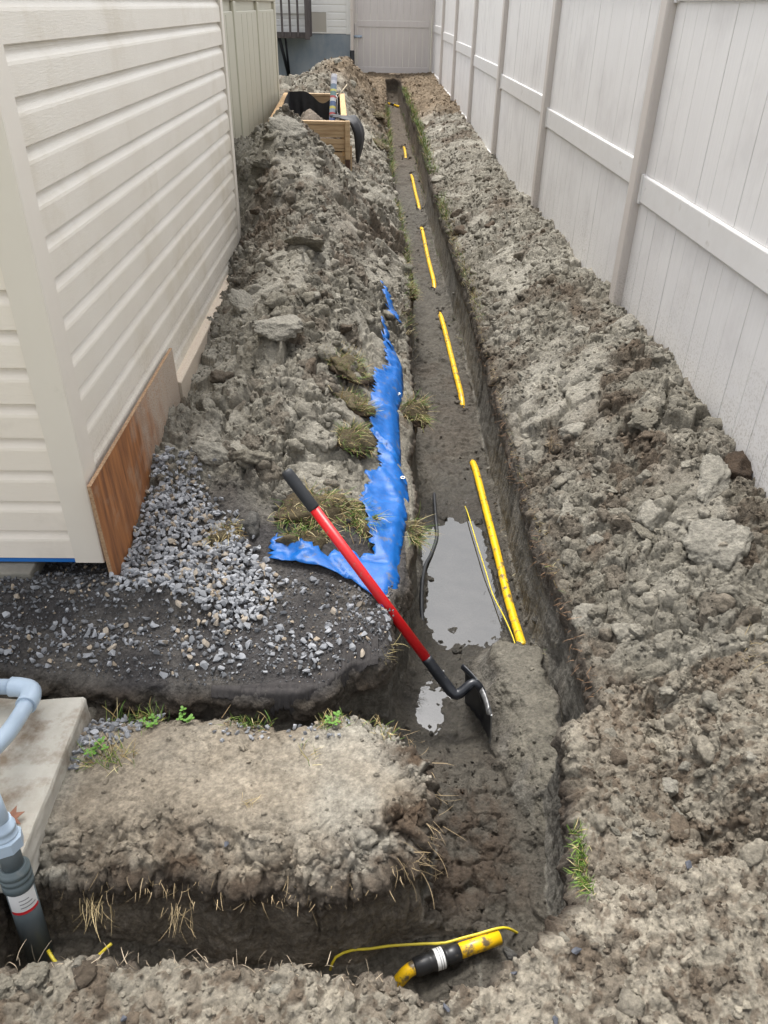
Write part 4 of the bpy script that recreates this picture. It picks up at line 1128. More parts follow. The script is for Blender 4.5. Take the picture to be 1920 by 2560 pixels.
# ================================================================== shovel
sh = empty('shovel', (.385, 1.76, -.42)); tag(sh, 'long red-handled shovel with black grip, blade stuck in the trench mud', 'shovel')
Sk = Vector((.2095, 1.825, -.165)); Lp = Vector((.0285, 1.922, .06))
hd = (Lp - Sk).normalized(); GE = Sk + hd * .81
rel(tube('handle', [Sk - hd * .02, Sk + hd * .67], .0168, M['red_paint'], n=24), sh)
gpts = [(.66, .0178), (.665, .019), (.70, .019), (.79, .0195), (.803, .018), (.81, .013)]
rel(tube('grip', [Sk + hd * a for a, _ in gpts], [b for _, b in gpts], M['black_rubber'], n=24), sh)
wv = Vector((-.30, .93, -.02)).normalized()          # across the blade, from its near to its far edge
av = Vector((.035, -.06, -1.0)); av = (av - wv * av.dot(wv)).normalized()
nv_ = wv.cross(av).normalized()
if nv_.x > 0: nv_ = -nv_                              # hollow side faces left
bt = Vector((.372, 1.80, -.232))                     # top middle of the blade
sock = spline([Sk + hd * .05, Sk, Sk - hd * .06, Sk - hd * .105 + Vector((.01, -.006, .004)), bt + Vector((-.035, .01, .022)), bt + Vector((-.008, 0, -.0)), bt + av * .05 - nv_ * .004], .012)
nS = len(sock)
rel(tube('socket', sock, [.0188 - .008 * max(0, (i / (nS - 1) - .45)) / .55 for i in range(nS)], M['steel_black'], n=20), sh)
for s_ in (1, -1):
    rp = Sk - hd * .022 + (Vector((.0, -.0, 0))) + hd.cross(wv).normalized() * s_ * .0185
    rel(tube('rivet', [rp, rp + hd.cross(wv).normalized() * s_ * .004], .0045, M['steel_worn'], n=10), sh)
V = []; nu, nvv = 25, 26
for j in range(nvv):
    v = j / (nvv - 1)
    hw = .106 * (1 - .06 * v) if v < .55 else .106 * (.967) * math.sqrt(max(.03, 1 - ((v - .55) / .47) ** 2))
    for i in range(nu):
        u = i / (nu - 1) * 2 - 1
        p = bt + wv * (u * hw) + av * (v * .275) + nv_ * (.018 * u * u * (1 - .35 * v) + .020 * (v - .4) ** 2 - .008 * math.exp(-(u / .16) ** 2) * (1 - v))
        V.append(p)
F = [(j * nu + i, j * nu + i + 1, (j + 1) * nu + i + 1, (j + 1) * nu + i) for j in range(nvv - 1) for i in range(nu - 1)]
bl = rel(link('blade', mesh('blade', V, F, True), M['steel_black']), sh)
so = bl.modifiers.new('s', 'SOLIDIFY'); so.thickness = .0028
for s_ in (1, -1):                                    # rolled foot rests on the two shoulders
    V = []; na, nb2 = 9, 10
    for i in range(nb2):
        u = s_ * (.16 + .84 * i / (nb2 - 1))
        base = bt + wv * (u * .106) + nv_ * (.018 * u * u + .0032)
        for a in range(na):
            th = a / (na - 1) * R(150)
            V.append(base + nv_ * (math.sin(th) * .016 * (1 if 1 else 0)) - av * (.016 * (1 - math.cos(th))))
    F = [(i * na + a, i * na + a + 1, (i + 1) * na + a + 1, (i + 1) * na + a) for i in range(nb2 - 1) for a in range(na - 1)]
    o = rel(link('foot_rest', mesh('foot_rest', V, F, True), M['steel_worn'] if s_ < 0 else M['steel_black']), sh)
    so = o.modifiers.new('s', 'SOLIDIFY'); so.thickness = .003
ew = []
for j in range(nvv - 4):
    v = j / (nvv - 1)
    hw = .106 * (1 - .06 * v) if v < .55 else .106 * (.967) * math.sqrt(max(.03, 1 - ((v - .55) / .47) ** 2))
    ew.append(bt - wv * (hw + .001) + av * (v * .275) + nv_ * (.018 * (1 - .35 * v) + .020 * (v - .4) ** 2))
rel(tube('worn_edge', ew, .0028, M['steel_worn'], n=8), sh)

# ================================================================== blue tarp
def tarp_piece(name, poly, step, lip_drop, label, seed, lift=.012, jag=True):
    pts = []
    nP = len(poly)
    for i in range(nP):          # jagged torn rim: subdivide and jitter
        a, b = Vector((*poly[i][:2], 0)), Vector((*poly[(i + 1) % nP][:2], 0))
        torn = poly[i][2] if len(poly[i]) > 2 else 1
        k = max(1, int((b - a).length / .012))
        nn = Vector((-(b - a).y, (b - a).x, 0)).normalized()
        for j in range(k):
            p = a.lerp(b, j / k)
            if torn: p = p + nn * (random.uniform(-.022, .014) if j % 2 else random.uniform(-.004, .010))
            pts.append(p.xy)
    nb_ = len(pts)
    P = np.array([p[:] for p in pts])
    def inside(x, y):
        c = False; j = nb_ - 1
        for i in range(nb_):
            if ((P[i, 1] > y) != (P[j, 1] > y)) and (x < (P[j, 0] - P[i, 0]) * (y - P[i, 1]) / (P[j, 1] - P[i, 1] + 1e-12) + P[i, 0]): c = not c
            j = i
        return c
    x0, y0 = P.min(0); x1, y1 = P.max(0)
    g = []
    for yy in np.arange(y0, y1, step):
        for xx in np.arange(x0, x1, step):
            q = (xx + random.uniform(-.3, .3) * step, yy + random.uniform(-.3, .3) * step)
            if inside(*q) and np.min((P[:, 0] - q[0]) ** 2 + (P[:, 1] - q[1]) ** 2) > (step * .6) ** 2: g.append(Vector(q))
    allp = pts + g
    res = geometry.delaunay_2d_cdt(allp, [(i, (i + 1) % nb_) for i in range(nb_)], [], 1, 1e-5)
    V2 = np.array([p[:] for p in res[0]]); F = [tuple(f) for f in res[2]]
    x, y = V2[:, 0], V2[:, 1]
    # height: follow the smoothed ground a little above, with creases
    z = np.max([gz(x + a, y + b) for a in (-.03, 0, .03) for b in (-.03, 0, .03)], 0)
    z2 = np.mean([np.maximum(gz(x + a, y + b), zg(y) - .02) for a in (-.07, -.035, 0, .035) for b in (-.08, -.04, 0, .04, .08)], 0)
    z = .35 * np.maximum(z, z2) + .65 * z2
    rim = xL(y) - .015
    over = np.clip(x - rim, 0, .3)
    # crisp crossing creases
    cr = 0
    rg = np.random.default_rng(seed)
    for k in range(34):
        a = rg.uniform(0, math.pi); c_ = rg.uniform(-1, 1)
        d_ = (x - x.mean()) * math.cos(a) + (y - y.mean()) * math.sin(a) - c_ * .9
        cr = cr + rg.choice((-1, 1)) * rg.uniform(.004, .011) * np.maximum(0, 1 - np.abs(d_) / rg.uniform(.010, .05))
    big = .016 * fbm(x, y, x * 0, .16, 3, seed + 3)
    z = z + lift + .004 + np.maximum(cr, -.010) + .6 * big
    fold = sst(.035, .0, xL(y) * 0 + (np.interp(y, TR_y, TR_x) - x))
    z = z - lip_drop * fold - 1.2 * over
    me = mesh(name, np.c_[x, y, z], F, True)
    o = link(name, me, M['tarp'])
    so = o.modifiers.new('s', 'SOLIDIFY'); so.thickness = .0015
    tag(o, label, 'tarp')
    return o
TRP = [(0.077, 3.914), (0.126, 3.885), (0.147, 3.74), (0.152, 3.551), (0.138, 3.4), (0.118, 3.28), (0.118, 3.12), (0.122, 2.927), (0.117, 2.75), (0.141, 2.676), (0.145, 2.571), (0.132, 2.408), (0.107, 2.23), (0.099, 2.07), (0.08, 1.972), (0.064, 1.943)]
TLP = [(0.04, 1.888), (-0.004, 1.957), (-0.066, 2.017), (-0.16, 2.054), (-0.255, 2.078), (-0.351, 2.103), (-0.356, 2.183), (-0.332, 2.217), (-0.247, 2.171), (-0.164, 2.132), (-0.054, 2.146), (0.01, 2.147), (-0.006, 2.216), (-0.015, 2.332), (-0.046, 2.409), (-0.034, 2.473), (-0.009, 2.557), (-0.022, 2.609), (0.024, 2.664), (0.019, 2.835), (-0.015, 2.936), (0.0, 3.066), (-0.017, 3.181), (-0.001, 3.297), (0.003, 3.434), (0.049, 3.548), (0.073, 3.63), (0.055, 3.77)]
TR_y = [p[1] for p in TRP][::-1]; TR_x = [p[0] for p in TRP][::-1]
tp = tarp_piece('blue_tarp', [(a, b, 0) for a, b in TRP] + [(a, b, 0) for a, b in TLP[:5]] + [(a, b, 1) for a, b in TLP[5:]], .011, .03, 'torn bright blue tarp strip lying along the left lip of the trench', 3)
tarp_piece('blue_tarp', [(0.039, 4.635), (0.103, 4.535), (0.162, 4.337), (0.133, 4.251), (0.082, 4.392)], .014, 0, 'small torn blue tarp scrap sticking out of the soil, farthest along the trench lip', 5, lift=.03)
tarp_piece('blue_tarp', [(0.045, 4.173), (0.079, 4.127), (0.095, 3.93), (0.10, 3.816), (0.066, 3.845)], .014, 0, 'narrow ragged blue tarp shred just beyond the long tarp strip', 8, lift=.02)
tzs = np.array([v.co[:] for v in tp.data.vertices])
def tarp_z(x, y):
    d = (tzs[:, 0] - x) ** 2 + (tzs[:, 1] - y) ** 2
    return tzs[np.argmin(d), 2]
for gx_, gy_ in ((.122, 3.42), (.121, 2.65), (.068, 1.985)):
    gzz = tarp_z(gx_, gy_) + .004
    ring = []
    bm = bmesh.new()
    nA, nB = 18, 6
    vv = [[bm.verts.new((gx_ + (.0085 + .0035 * math.cos(b_ * 2 * math.pi / nB)) * math.cos(a * 2 * math.pi / nA), gy_ + (.0085 + .0035 * math.cos(b_ * 2 * math.pi / nB)) * math.sin(a * 2 * math.pi / nA), gzz + .002 * math.sin(b_ * 2 * math.pi / nB))) for b_ in range(nB)] for a in range(nA)]
    for a in range(nA):
        for b_ in range(nB):
            bm.faces.new((vv[a][b_], vv[(a + 1) % nA][b_], vv[(a + 1) % nA][(b_ + 1) % nB], vv[a][(b_ + 1) % nB]))
    bmesh.ops.recalc_face_normals(bm, faces=bm.faces)
    link('grommet', bm_mesh(bm, 'grommet', True), M['brass'], tp)

# ================================================================== geotextile hanging over the edge of the gravel pad
xs = np.linspace(-.46, .022, 200); nvv = 14
V = []
for j in range(nvv):
    v = j / (nvv - 1)
    for x in xs:
        ye = pad_edge(x)
        frayed = .5 + .30 * math.sin(x * 61 + 2 * math.sin(x * 23)) + .9 * (float(_h(np.array([int((x + 2) * 260)]), np.array([3]), np.array([1]), 4)[0]) - .35)
        hang = (.016 + .040 * sst(-.42, -.25, x) * sst(.02, -.10, x) + .006) * (.55 + .55 * frayed) * (1 - .55 * sst(-.08, .02, x))
        back = .012 + .03 * sst(-.45, -.2, x) + .10 * sst(-.16, .05, x)
        if v < .5:
            q = v / .5
            y = ye + back * (1 - q) + .0
            z = float(np.median([gz(x + a, max(y, ye + .012) + .015) for a in (-.04, -.02, 0, .02, .04)])) + .001 - .010 * (1 - q) - .008 * q * q
        else:
            q = (v - .5) / .5
            y = ye - .002 - .016 * q
            z = float(np.median([gz(x + a, ye + .027) for a in (-.04, -.02, 0, .02, .04)])) - .007 - hang * q * 1.15
        V.append((x, y, z))
nX = len(xs)
F = [(j * nX + i, j * nX + i + 1, (j + 1) * nX + i + 1, (j + 1) * nX + i) for j in range(nvv - 1) for i in range(nX - 1)]
o = link('landscape_fabric', mesh('landscape_fabric', V, F, True), M['fabric'])
so = o.modifiers.new('s', 'SOLIDIFY'); so.thickness = .0015
tag(o, 'frayed black landscape fabric hanging over the edge of the dark gravel pad', 'landscape fabric')

# ================================================================== clods and stones
def ico(sub):
    bm = bmesh.new(); bmesh.ops.create_icosphere(bm, subdivisions=sub, radius=1)
    V = np.array([v.co[:] for v in bm.verts]); F = np.array([[v.index for v in f.verts] for f in bm.faces]); bm.free()
    return V, F
def clod_shape(sub, seed, flat=.7, facets=7):
    """broken lump: a sphere cut by random planes, then roughened"""
    V, F = ico(sub)
    rg = np.random.default_rng(seed)
    r = np.ones(len(V))
    for k in range(facets):
        n_ = rg.normal(size=3); n_ /= np.linalg.norm(n_)
        d_ = rg.uniform(.45, .85); c_ = V @ n_
        r = np.where(c_ * r > d_, d_ / np.maximum(c_, 1e-3), r)
    P = V * r[:, None]
    if sub >= 2:
        P = P * (1 + .30 * fbm(P[:, 0] + seed * 3.1, P[:, 1], P[:, 2], .7, 3, seed) + .17 * fbm(P[:, 0] + seed * 1.7, P[:, 1], P[:, 2], .25, 3, seed + 9, .65) + (.07 * fbm(P[:, 0] + seed, P[:, 1], P[:, 2], .09, 3, seed + 19, .7) if sub >= 4 else 0))[:, None]
    P[:, 2] *= flat; P[:, 0] *= rg.uniform(.8, 1.25)
    return P, F
def stone_shape(seed):
    rg = np.random.default_rng(seed)
    bm = bmesh.new()
    p = rg.normal(size=(13, 3)); p /= np.linalg.norm(p, axis=1)[:, None]; p *= rg.uniform(.7, 1.05, (13, 1)); p *= np.array((1.15, .85, .62))
    for q in p: bm.verts.new(q)
    bmesh.ops.convex_hull(bm, input=bm.verts)
    bmesh.ops.triangulate(bm, faces=bm.faces)
    loose = [v for v in bm.verts if not v.link_faces]
    bmesh.ops.delete(bm, geom=loose, context='VERTS')
    bm.verts.index_update()
    V = np.array([v.co[:] for v in bm.verts]); F = np.array([[v.index for v in f.verts] for f in bm.faces]); bm.free()
    return V, F
def rand_rot(n, rg, tilt=1.0):
    q = rg.normal(size=(n, 4)); q[:, 1:3] *= tilt; q /= np.linalg.norm(q, axis=1)[:, None]
    w, x, y, z = q.T
    return np.stack([1 - 2 * (y * y + z * z), 2 * (x * y - z * w), 2 * (x * z + y * w), 2 * (x * y + z * w), 1 - 2 * (x * x + z * z), 2 * (y * z - x * w), 2 * (x * z - y * w), 2 * (y * z + x * w), 1 - 2 * (x * x + y * y)], -1).reshape(-1, 3, 3)
def scatter(name, shapes, pos, size, col, seed, attr, mt, tilt=1.0, sm=False, wet=None):
    rg = np.random.default_rng(seed)
    n = len(pos); Rm = rand_rot(n, rg, tilt); ch = rg.integers(0, len(shapes), n)
    Vs, Fs, Cs, off = [], [], [], 0
    for k, (V, F) in enumerate(shapes):
        s_ = np.where(ch == k)[0]
        if not len(s_): continue
        P = np.einsum('nij,vj->nvi', Rm[s_], V) * size[s_][:, None, None] + pos[s_][:, None, :]
        Vs.append(P.reshape(-1, 3)); Fs.append((F[None] + (np.arange(len(s_)) * len(V))[:, None, None]).reshape(-1, 3) + off)
        Cs.append(np.repeat(col[s_], len(V), 0)); off += len(s_) * len(V)
    me = np_mesh(name, np.concatenate(Vs), np.concatenate(Fs), sm)
    vcol(me, np.concatenate(Cs), attr)
    return link(name, me, mt)

rg = np.random.default_rng(5)
CL1 = [clod_shape(1, 100 + i, .8, 6) for i in range(10)]
CL2 = [clod_shape(3, 200 + i, .75, 11) for i in range(14)]
def pick(w, n):
    p = w / w.sum(); return rg.choice(len(GP), n, p=p)
upw = np.clip(GN[:, 2], 0, 1)
# area weights so that dense near mesh does not collect everything
area = np.concatenate([np.full(len(p[0]), v * v) for p, v in zip(parts, [q_[3] for q_ in VOX])])
xg, yg = GP[:, 0], GP[:, 1]
dens = 1 / (1 + (yg / 4.5) ** 2)
open_ = ~((xg < -.80) & (yg < 3.2)) & ~((np.abs(xg - .06) < .14) & (yg > 1.85) & (yg < 4.0)) & ~((xg < -.25) & (xg > -.95) & (yg > 6.7) & (yg < 9.1)) & ~((xg > -.38) & (xg < .02) & (yg > 2.02) & (yg < 2.22)) & (xg > -1.02) & (xg < x_fence(yg) - .02)
# the many small crumbs: nobody could count them
w = area * dens * open_ * (upw > .3) * (GZ['heap'] * 1.0 * (1 - .75 * GZ['slick']) + GZ['near'] * 1.6 + GZ['floor'] * (.06 + .3 * (yg < 1.7)) + GZ['edge_b'] * GZ['blk'] * 1.0 + .16 * GZ['blk'])
i_ = pick(w, 27000)
sz = .0026 + .0080 * rg.random(len(i_)) ** 3.0
sz *= 1 + .12 * yg[i_].clip(0, 12)
shade = .78 + .36 * rg.random((len(i_), 1))
cc = GC[i_, :3] * shade
o = scatter('soil_crumbs', CL1, GP[i_] + np.c_[np.zeros((len(i_), 2)), sz * .2], sz, np.c_[cc, GC[i_, 3]], 21, 'soil', M['soil'], 1.0, False)
tag(o, 'loose crumbs of soil scattered over the spoil heaps', kind='stuff')
# medium clods, still one mass
i_ = pick(area * dens * open_ * (upw > .35) * (GZ['heap'] * (1 - .6 * GZ['slick']) + GZ['near'] * .5 + GZ['floor'] * .05 * (yg < 3.4)), 2500)
sz = .010 + .024 * rg.random(len(i_)) ** 2.0
_ends = [(q_[k_][0], q_[k_][1]) for q_ in segs for k_ in (0, 1, -2, -1)]
_pe = np.array([e_ for e_ in _ends for _ in range(7)]) + rg.normal(0, 1, (len(_ends) * 7, 2)) * np.array((.028, .05))
_ie = np.array([np.argmin((GP[:, 0] - p_[0]) ** 2 + (GP[:, 1] - p_[1]) ** 2 + 4 * (GP[:, 2] > zg(p_[1]) - .25)) for p_ in _pe])
_pi = np.array([(.30, 2.46), (.335, 2.40), (.345, 2.41), (.31, 2.30), (.40, 2.34), (.37, 2.28), (.27, 2.22), (.28, 2.80), (.44, 2.75), (.225, 1.87), (.21, 1.84), (.20, 1.90), (.235, 1.95), (.205, 1.80), (.22, 1.83), (.245, 1.90), (.43, 2.47), (.22, 2.52), (.38, 2.22), (.33, 2.19)])
_ii = np.array([np.argmin((GP[:, 0] - p_[0]) ** 2 + (GP[:, 1] - p_[1]) ** 2) for p_ in _pi])
i_ = np.concatenate([i_, _ie, _ii]); sz = np.concatenate([sz, rg.uniform(.008, .019, len(_ie)), rg.uniform(.009, .022, len(_ii))])
sz *= 1 + .07 * yg[i_].clip(0, 12)
cc = GC[i_, :3] * (.85 + .35 * rg.random((len(i_), 1)))
o = scatter('soil_lumps', CL2, GP[i_] + np.c_[np.zeros((len(i_), 2)), -sz * .15], sz, np.c_[cc, GC[i_, 3]], 22, 'soil', M['soil'], .6, True)
tag(o, 'small lumps of clay lying all over the spoil heaps', kind='stuff')
# large clods one by one
def clod_mesh(seed, col, flat=.6, facets=9, sub=4):
    P, F = clod_shape(sub, seed, flat, facets)
    me = np_mesh('soil_clod', P, F, True)
    c = np.array(col)[None] * (.85 + .3 * (.5 + .5 * fbm(P[:, 0] * 1., P[:, 1], P[:, 2], .5, 3, seed)))[:, None]
    vcol(me, c); me.materials.append(M['soil'])
    return me
GREYM = [clod_mesh(300 + i, lerp(CLAY, CLAY_L, .15 + .2 * (i % 4)), .55 + .12 * (i % 3), 9 + i % 5) for i in range(12)]
BRWM = [clod_mesh(340 + i, lerp(BROWN, CLAY, .10 + .12 * i), .75, 12) for i in range(3)]
def put_clod(me, x, y, z, s, rz, tx=0, ty=0, label=None, group=None, sq=(1, 1, 1), cat='soil clod', name='soil_clod'):
    o = link(name, me); o.location = (x, y, z); o.scale = (s * sq[0], s * sq[1], s * sq[2]); o.rotation_euler = (tx, ty, rz)
    return tag(o, label, cat, group)
zones = [('right', 62, lambda x, y: (x > xR(y) + .05) & (y > 1.6) & (y < 9), 'grey clay clod on the right spoil heap below the white fence', 'clay clods on the right spoil heap'),
         ('left', 62, lambda x, y: (x < xL(y) - .12) & (x > -.85) & (y > 2.6) & (y < 6.6) & (GZ['pad'] < .1), 'grey clay clod on the left spoil heap below the house wall', 'clay clods on the left spoil heap'),
         ('far', 26, lambda x, y: (x < xL(y) - .05) & (x > -.9) & (y > 9.2) & (y < 13.5), 'clod on the far spoil heap behind the planter box', 'clods on the heap behind the planter'),
         ('near', 26, lambda x, y: (GZ['near'] > .5) & (y > .5), 'crumbly clod on the near bank at the bottom of the view', 'clods on the near bank')]
for nm, cnt, fn_, lab, grp in zones:
    ww = area * dens * open_ * fn_(xg, yg) * (upw > .4)
    for i in pick(ww, cnt):
        s_ = (.022 + .042 * rg.random() ** 2) * (1 + .05 * yg[i]) * (.6 if nm == 'near' else 1)
        gi = rg.integers(len(GREYM)); brown = rg.random() <= .07
        me = BRWM[rg.integers(3)] if brown else GREYM[gi]
        size_ = 'large' if s_ > .052 * (.6 if nm == 'near' else 1) else ('small' if s_ < .032 * (.6 if nm == 'near' else 1) else 'middling')
        tone = 'dark brown' if brown else ('dull grey', 'mid grey', 'light grey', 'pale grey')[gi % 4]
        x_, y_ = xg[i], yg[i]
        if nm == 'right':
            t_ = (x_ - float(xR(y_))) / (float(x_fence(y_)) - float(xR(y_)))
            where = ('near the trench lip', 'midway up the right heap', 'close to the fence foot')[0 if t_ < .35 else (1 if t_ < .75 else 2)] + ' ' + ('before the nearest fence post' if y_ < 4.1 else ('between the nearest two fence posts' if y_ < 6.6 else 'beyond the second fence post'))
        elif nm == 'left':
            where = ('on the house side' if x_ < -.45 else ('on the trench side' if x_ > -.1 else 'on the middle')) + ' of the left heap ' + ('beside the blue tarp' if y_ < 3.8 else ('beyond the tarp' if y_ < 5.2 else 'before the planter'))
        elif nm == 'far': where = 'on the heap behind the planter, ' + ('shed side' if x_ < -.45 else 'trench side')
        else: where = 'on the near bank, ' + ('before the riser pipe' if x_ < -.3 else ('before the black coupling' if x_ < .35 else 'right of the trench'))
        put_clod(me, x_, y_, GP[i, 2] - s_ * .12, s_, rg.random() * 6.3, rg.uniform(-.5, .5), rg.uniform(-.5, .5), size_ + ' ' + tone + ' clod ' + where, grp, (rg.uniform(.8, 1.35), 1, rg.uniform(.8, 1.1)))
def gp_(x, y): return float(gz(x, y))
SLAB1 = clod_mesh(411, CLAY_L * .86, .42, 12, 5); SLAB2 = clod_mesh(423, CLAY_L * .82, .38, 11, 5); SLAB3 = clod_mesh(437, CLAY * 1.05, .5, 12, 5); DARKC = clod_mesh(441, np.array((.10, .096, .088)), .6, 9)
SODC = clod_mesh(452, BROWN * .8, .8, 5)
for me, x, y, s_, rz, tx, ty, sq, lab in [
    (SLAB1, 1.10, 1.985, .105, .3, .35, -.42, (1.15, .9, 1), 'broad flat slab of pale clay tilted towards the trench, largest on the right heap'),
    (SLAB2, 1.17, 2.27, .085, 1.2, .2, -.35, (1.3, .8, 1), 'long curved clay slab leaning beside the fence behind the largest slab'),
    (SLAB3, 1.065, 2.72, .062, .5, .1, -.2, (1.15, 1, 1), 'knobbly whitish clay lump halfway up the right spoil heap'),
    (SODC, 1.285, 2.38, .07, .4, .1, .1, (1, 1, 1.2), 'dark brown root-filled sod lump pressed against the white fence'),
    (SLAB3, .93, 2.13, .04, 2.0, .1, -.2, (1.4, .8, 1), 'oval pale clay lump to the left of the broad flat slab'),
    (SLAB1, .77, 1.27, .036, 2.2, .3, .1, (1, 1, 1.2), 'blunt pale clay lump on the rough ground right of the trench end'),
    (SLAB2, 1.20, 3.62, .07, .1, .5, -.6, (1, 1, 1), 'upright clay flake near the fence foot beyond the knobbly lump'),
    (SLAB1, 1.29, 3.75, .06, 1.5, .3, -.5, (1, 1, 1.3), 'thick grey clay plate against the foot of the nearest fence post'),
    (SLAB2, -.60, 2.58, .075, .4, .5, .3, (1.1, .8, 1), 'flat grey clay plate on the left heap just above the gravel'),
    (SLAB3, -.45, 2.55, .075, 1.4, -.2, .4, (.9, 1.2, 1.2), 'blocky brown-grey clay chunk left of the shovel grip'),
    (DARKC, -.425, 2.27, .062, .6, .6, .2, (1.1, .9, 1.2), 'dark wet clay block at the edge of the gravel below the shovel grip'),
    (SLAB2, -.44, 3.40, .10, .9, .45, .1, (1.3, .8, .9), 'large smeared clay slab standing out of the middle of the left heap'),
    (SLAB1, -.66, 3.9, .10, .3, .5, .5, (1.2, .8, .8), 'long leaning clay slab next to the board at the wall foot'),
    (SLAB3, -.38, 4.5, .10, 2.5, .5, .2, (1.2, .9, .8), 'light grey clay slab on the slope above the blue tarp scrap'),
    (SLAB1, -.60, 5.75, .13, .2, .7, .1, (1.2, .8, .8), 'pale broken clay slab near the crest of the left heap before the planter'),
    (SLAB2, -.74, 5.55, .11, 2.2, .5, .2, (1, .9, .9), 'pale clay slab beside the shed on the crest of the left heap'),
    (SLAB3, -.675, .785, .030, .4, 0, 0, (1, 1, 1.1), 'round grey clod on the near bank before the riser pipe'),
    (SLAB3, -.73, .775, .022, 1.9, .2, .1, (.9, 1.2, 1.1), 'small grey clod next to the round one on the near bank'),
    (DARKC, .37, 1.03, .03, 1.1, .1, .2, (1, 1, 1.1), 'dark clod in the pit at the end of the yellow pipe stub')]:
    put_clod(me, x, y, gp_(x, y) - s_ * .02, s_, rz, tx, ty, lab, None, sq)

M['slate'] = mat('slate', (.05, .056, .072), (.085, .09, .105), 60, .6)
# crushed stone
ST = [stone_shape(500 + i) for i in range(26)]
STM = []
for i, (V, F) in enumerate(ST[:14]):
    me = np_mesh('gravel_stone', V, F, False)
    base = np.array((.33, .34, .36)) * (.62 + .07 * (i % 7)) if i % 6 != 5 else np.array((.36, .31, .25)) * .9
    vcol(me, np.repeat(base[None], len(V), 0), 'col'); me.materials.append(M['stone']); STM.append(me)
def in_poly(x, y, P):
    c = np.zeros(len(x), bool); j = len(P) - 1
    for i in range(len(P)):
        xi, yi = P[i]; xj, yj = P[j]
        c ^= ((yi > y) != (yj > y)) & (x < (xj - xi) * (y - yi) / (yj - yi + 1e-12) + xi); j = i
    return c
GRP = [(-.835, 2.60), (-.72, 2.60), (-.60, 2.42), (-.52, 2.32), (-.44, 2.20), (-.36, 2.10), (-.30, 1.98), (-.33, 1.88), (-.44, 1.795), (-.56, 1.87), (-.66, 1.90), (-.80, 1.93), (-.83, 2.0), (-.835, 2.3)]
def spots(n, x0, x1, y0, y1, cond):
    x = rg.uniform(x0, x1, n * 6); y = rg.uniform(y0, y1, n * 6); k = cond(x, y); return x[k][:n], y[k][:n]
# the pale pile: several layers
x, y = spots(1650, -.86, -.28, 1.75, 2.65, lambda x, y: in_poly(x + rg.normal(0, .02, len(x)), y + rg.normal(0, .02, len(x)), GRP))
sz = .0085 + .0078 * rg.random(len(x)) ** 1.3
lift = .011 * rg.random(len(x)) + .003
pos = np.c_[x, y, gz(x, y) + lift]
big = np.argsort(-sz * (1 + lift * 20))[:230]
rest = np.setdiff1d(np.arange(len(x)), big)
def stone_cols(n, dark=0.0):
    b = np.array((.335, .345, .365))[None] * rg.uniform(.5, 1.12, (n, 1)) * (1 - dark)
    t = rg.random(n) < .09
    b[t] = np.array((.34, .28, .21)) * rg.uniform(.7, 1.1, (t.sum(), 1))
    return b
def single_stone(p, s_, lab, grp):
    o = link('gravel_stone', STM[rg.integers(len(STM))]); o.location = p; o.scale = (s_, s_, s_)
    o.rotation_euler = (rg.uniform(-.7, .7), rg.uniform(-.7, .7), rg.uniform(0, 6.3)); tag(o, lab, 'stone', grp)
for i in big: single_stone(pos[i], sz[i] * 1.05, 'grey crushed stone in the pale pile beside the plywood sheet', 'stones of the pale gravel pile')
allpos, allsz, allcol = [pos[rest]], [sz[rest]], [stone_cols(len(rest))]
# stones strewn over the dark dust
x, y = spots(900, -1.15, .06, 1.62, 2.1, lambda x, y: (y > pad_edge(x) + .02) & (y < 1.93 + .1 * (x > -.3)) & (rg.random(len(x)) < .34 + .66 * np.exp(-((y - 1.72 - .1 * (x > -.15)) / .10) ** 2)))
sz = .004 + .0105 * rg.random(len(x)) ** 2.2
pos = np.c_[x, y, gz(x, y) + sz * .35]
big = np.argsort(-sz)[:70]; rest = np.setdiff1d(np.arange(len(x)), big)
for i in big: single_stone(pos[i], sz[i] * 1.1, 'loose grey stone on the dark stone dust above the frayed fabric', 'stones on the dark dust')
allpos.append(pos[rest]); allsz.append(sz[rest]); allcol.append(stone_cols(len(rest), .15))
# fine chips everywhere on the pad, under the house front too
x, y = spots(5200, -1.25, .07, 1.60, 2.35, lambda x, y: (y > pad_edge(x) + .005) & (y < 2.1 + .25 * (x < -.86)) & ~((x > -.36) & (y > 2.06)))
sz = .0016 + .0042 * rg.random(len(x)) ** 2
allpos.append(np.c_[x, y, gz(x, y) + sz * .3]); allsz.append(sz); allcol.append(stone_cols(len(x), .62 - .2 * rg.random()) * rg.uniform(.5, 1.5, (len(x), 1)))
x, y = spots(420, -1.2, -.80, 1.86, 2.3, lambda x, y: (x < -.86) | (y < 1.97))
sz = .005 + .006 * rg.random(len(x)); allpos.append(np.c_[x, y, gz(x, y) + sz * .3]); allsz.append(sz); allcol.append(stone_cols(len(x), .55))
# a few dark slate chips on the near bank
for x_, y_, s_, rzz, wh in ((.43, .83, .012, .4, 'slope right of the black coupling'), (.70, .98, .014, 1.2, 'rough ground at the lower right'), (.155, .74, .010, 2.2, 'near bank below the coupling'), (.36, .70, .010, .9, 'near bank at the bottom right of the coupling'), (-.47, .71, .009, .3, 'near bank before the pit at the left'), (.30, .80, .008, 2.9, 'bank crest just right of the coupling'), (-.34, 1.10, .009, .7, 'front slope of the lawn block')):
    o = link('slate_chip', STM[int(x_ * 100) % 14].copy()); o.data.materials.clear(); o.data.materials.append(M['slate'])
    o.location = (x_, y_, gp_(x_, y_) + s_ * .3); o.scale = (s_, s_ * .8, s_); o.rotation_euler = (.3, .2, rzz)
    tag(o, 'dark blue-grey slate chip on the ' + wh, 'stone')
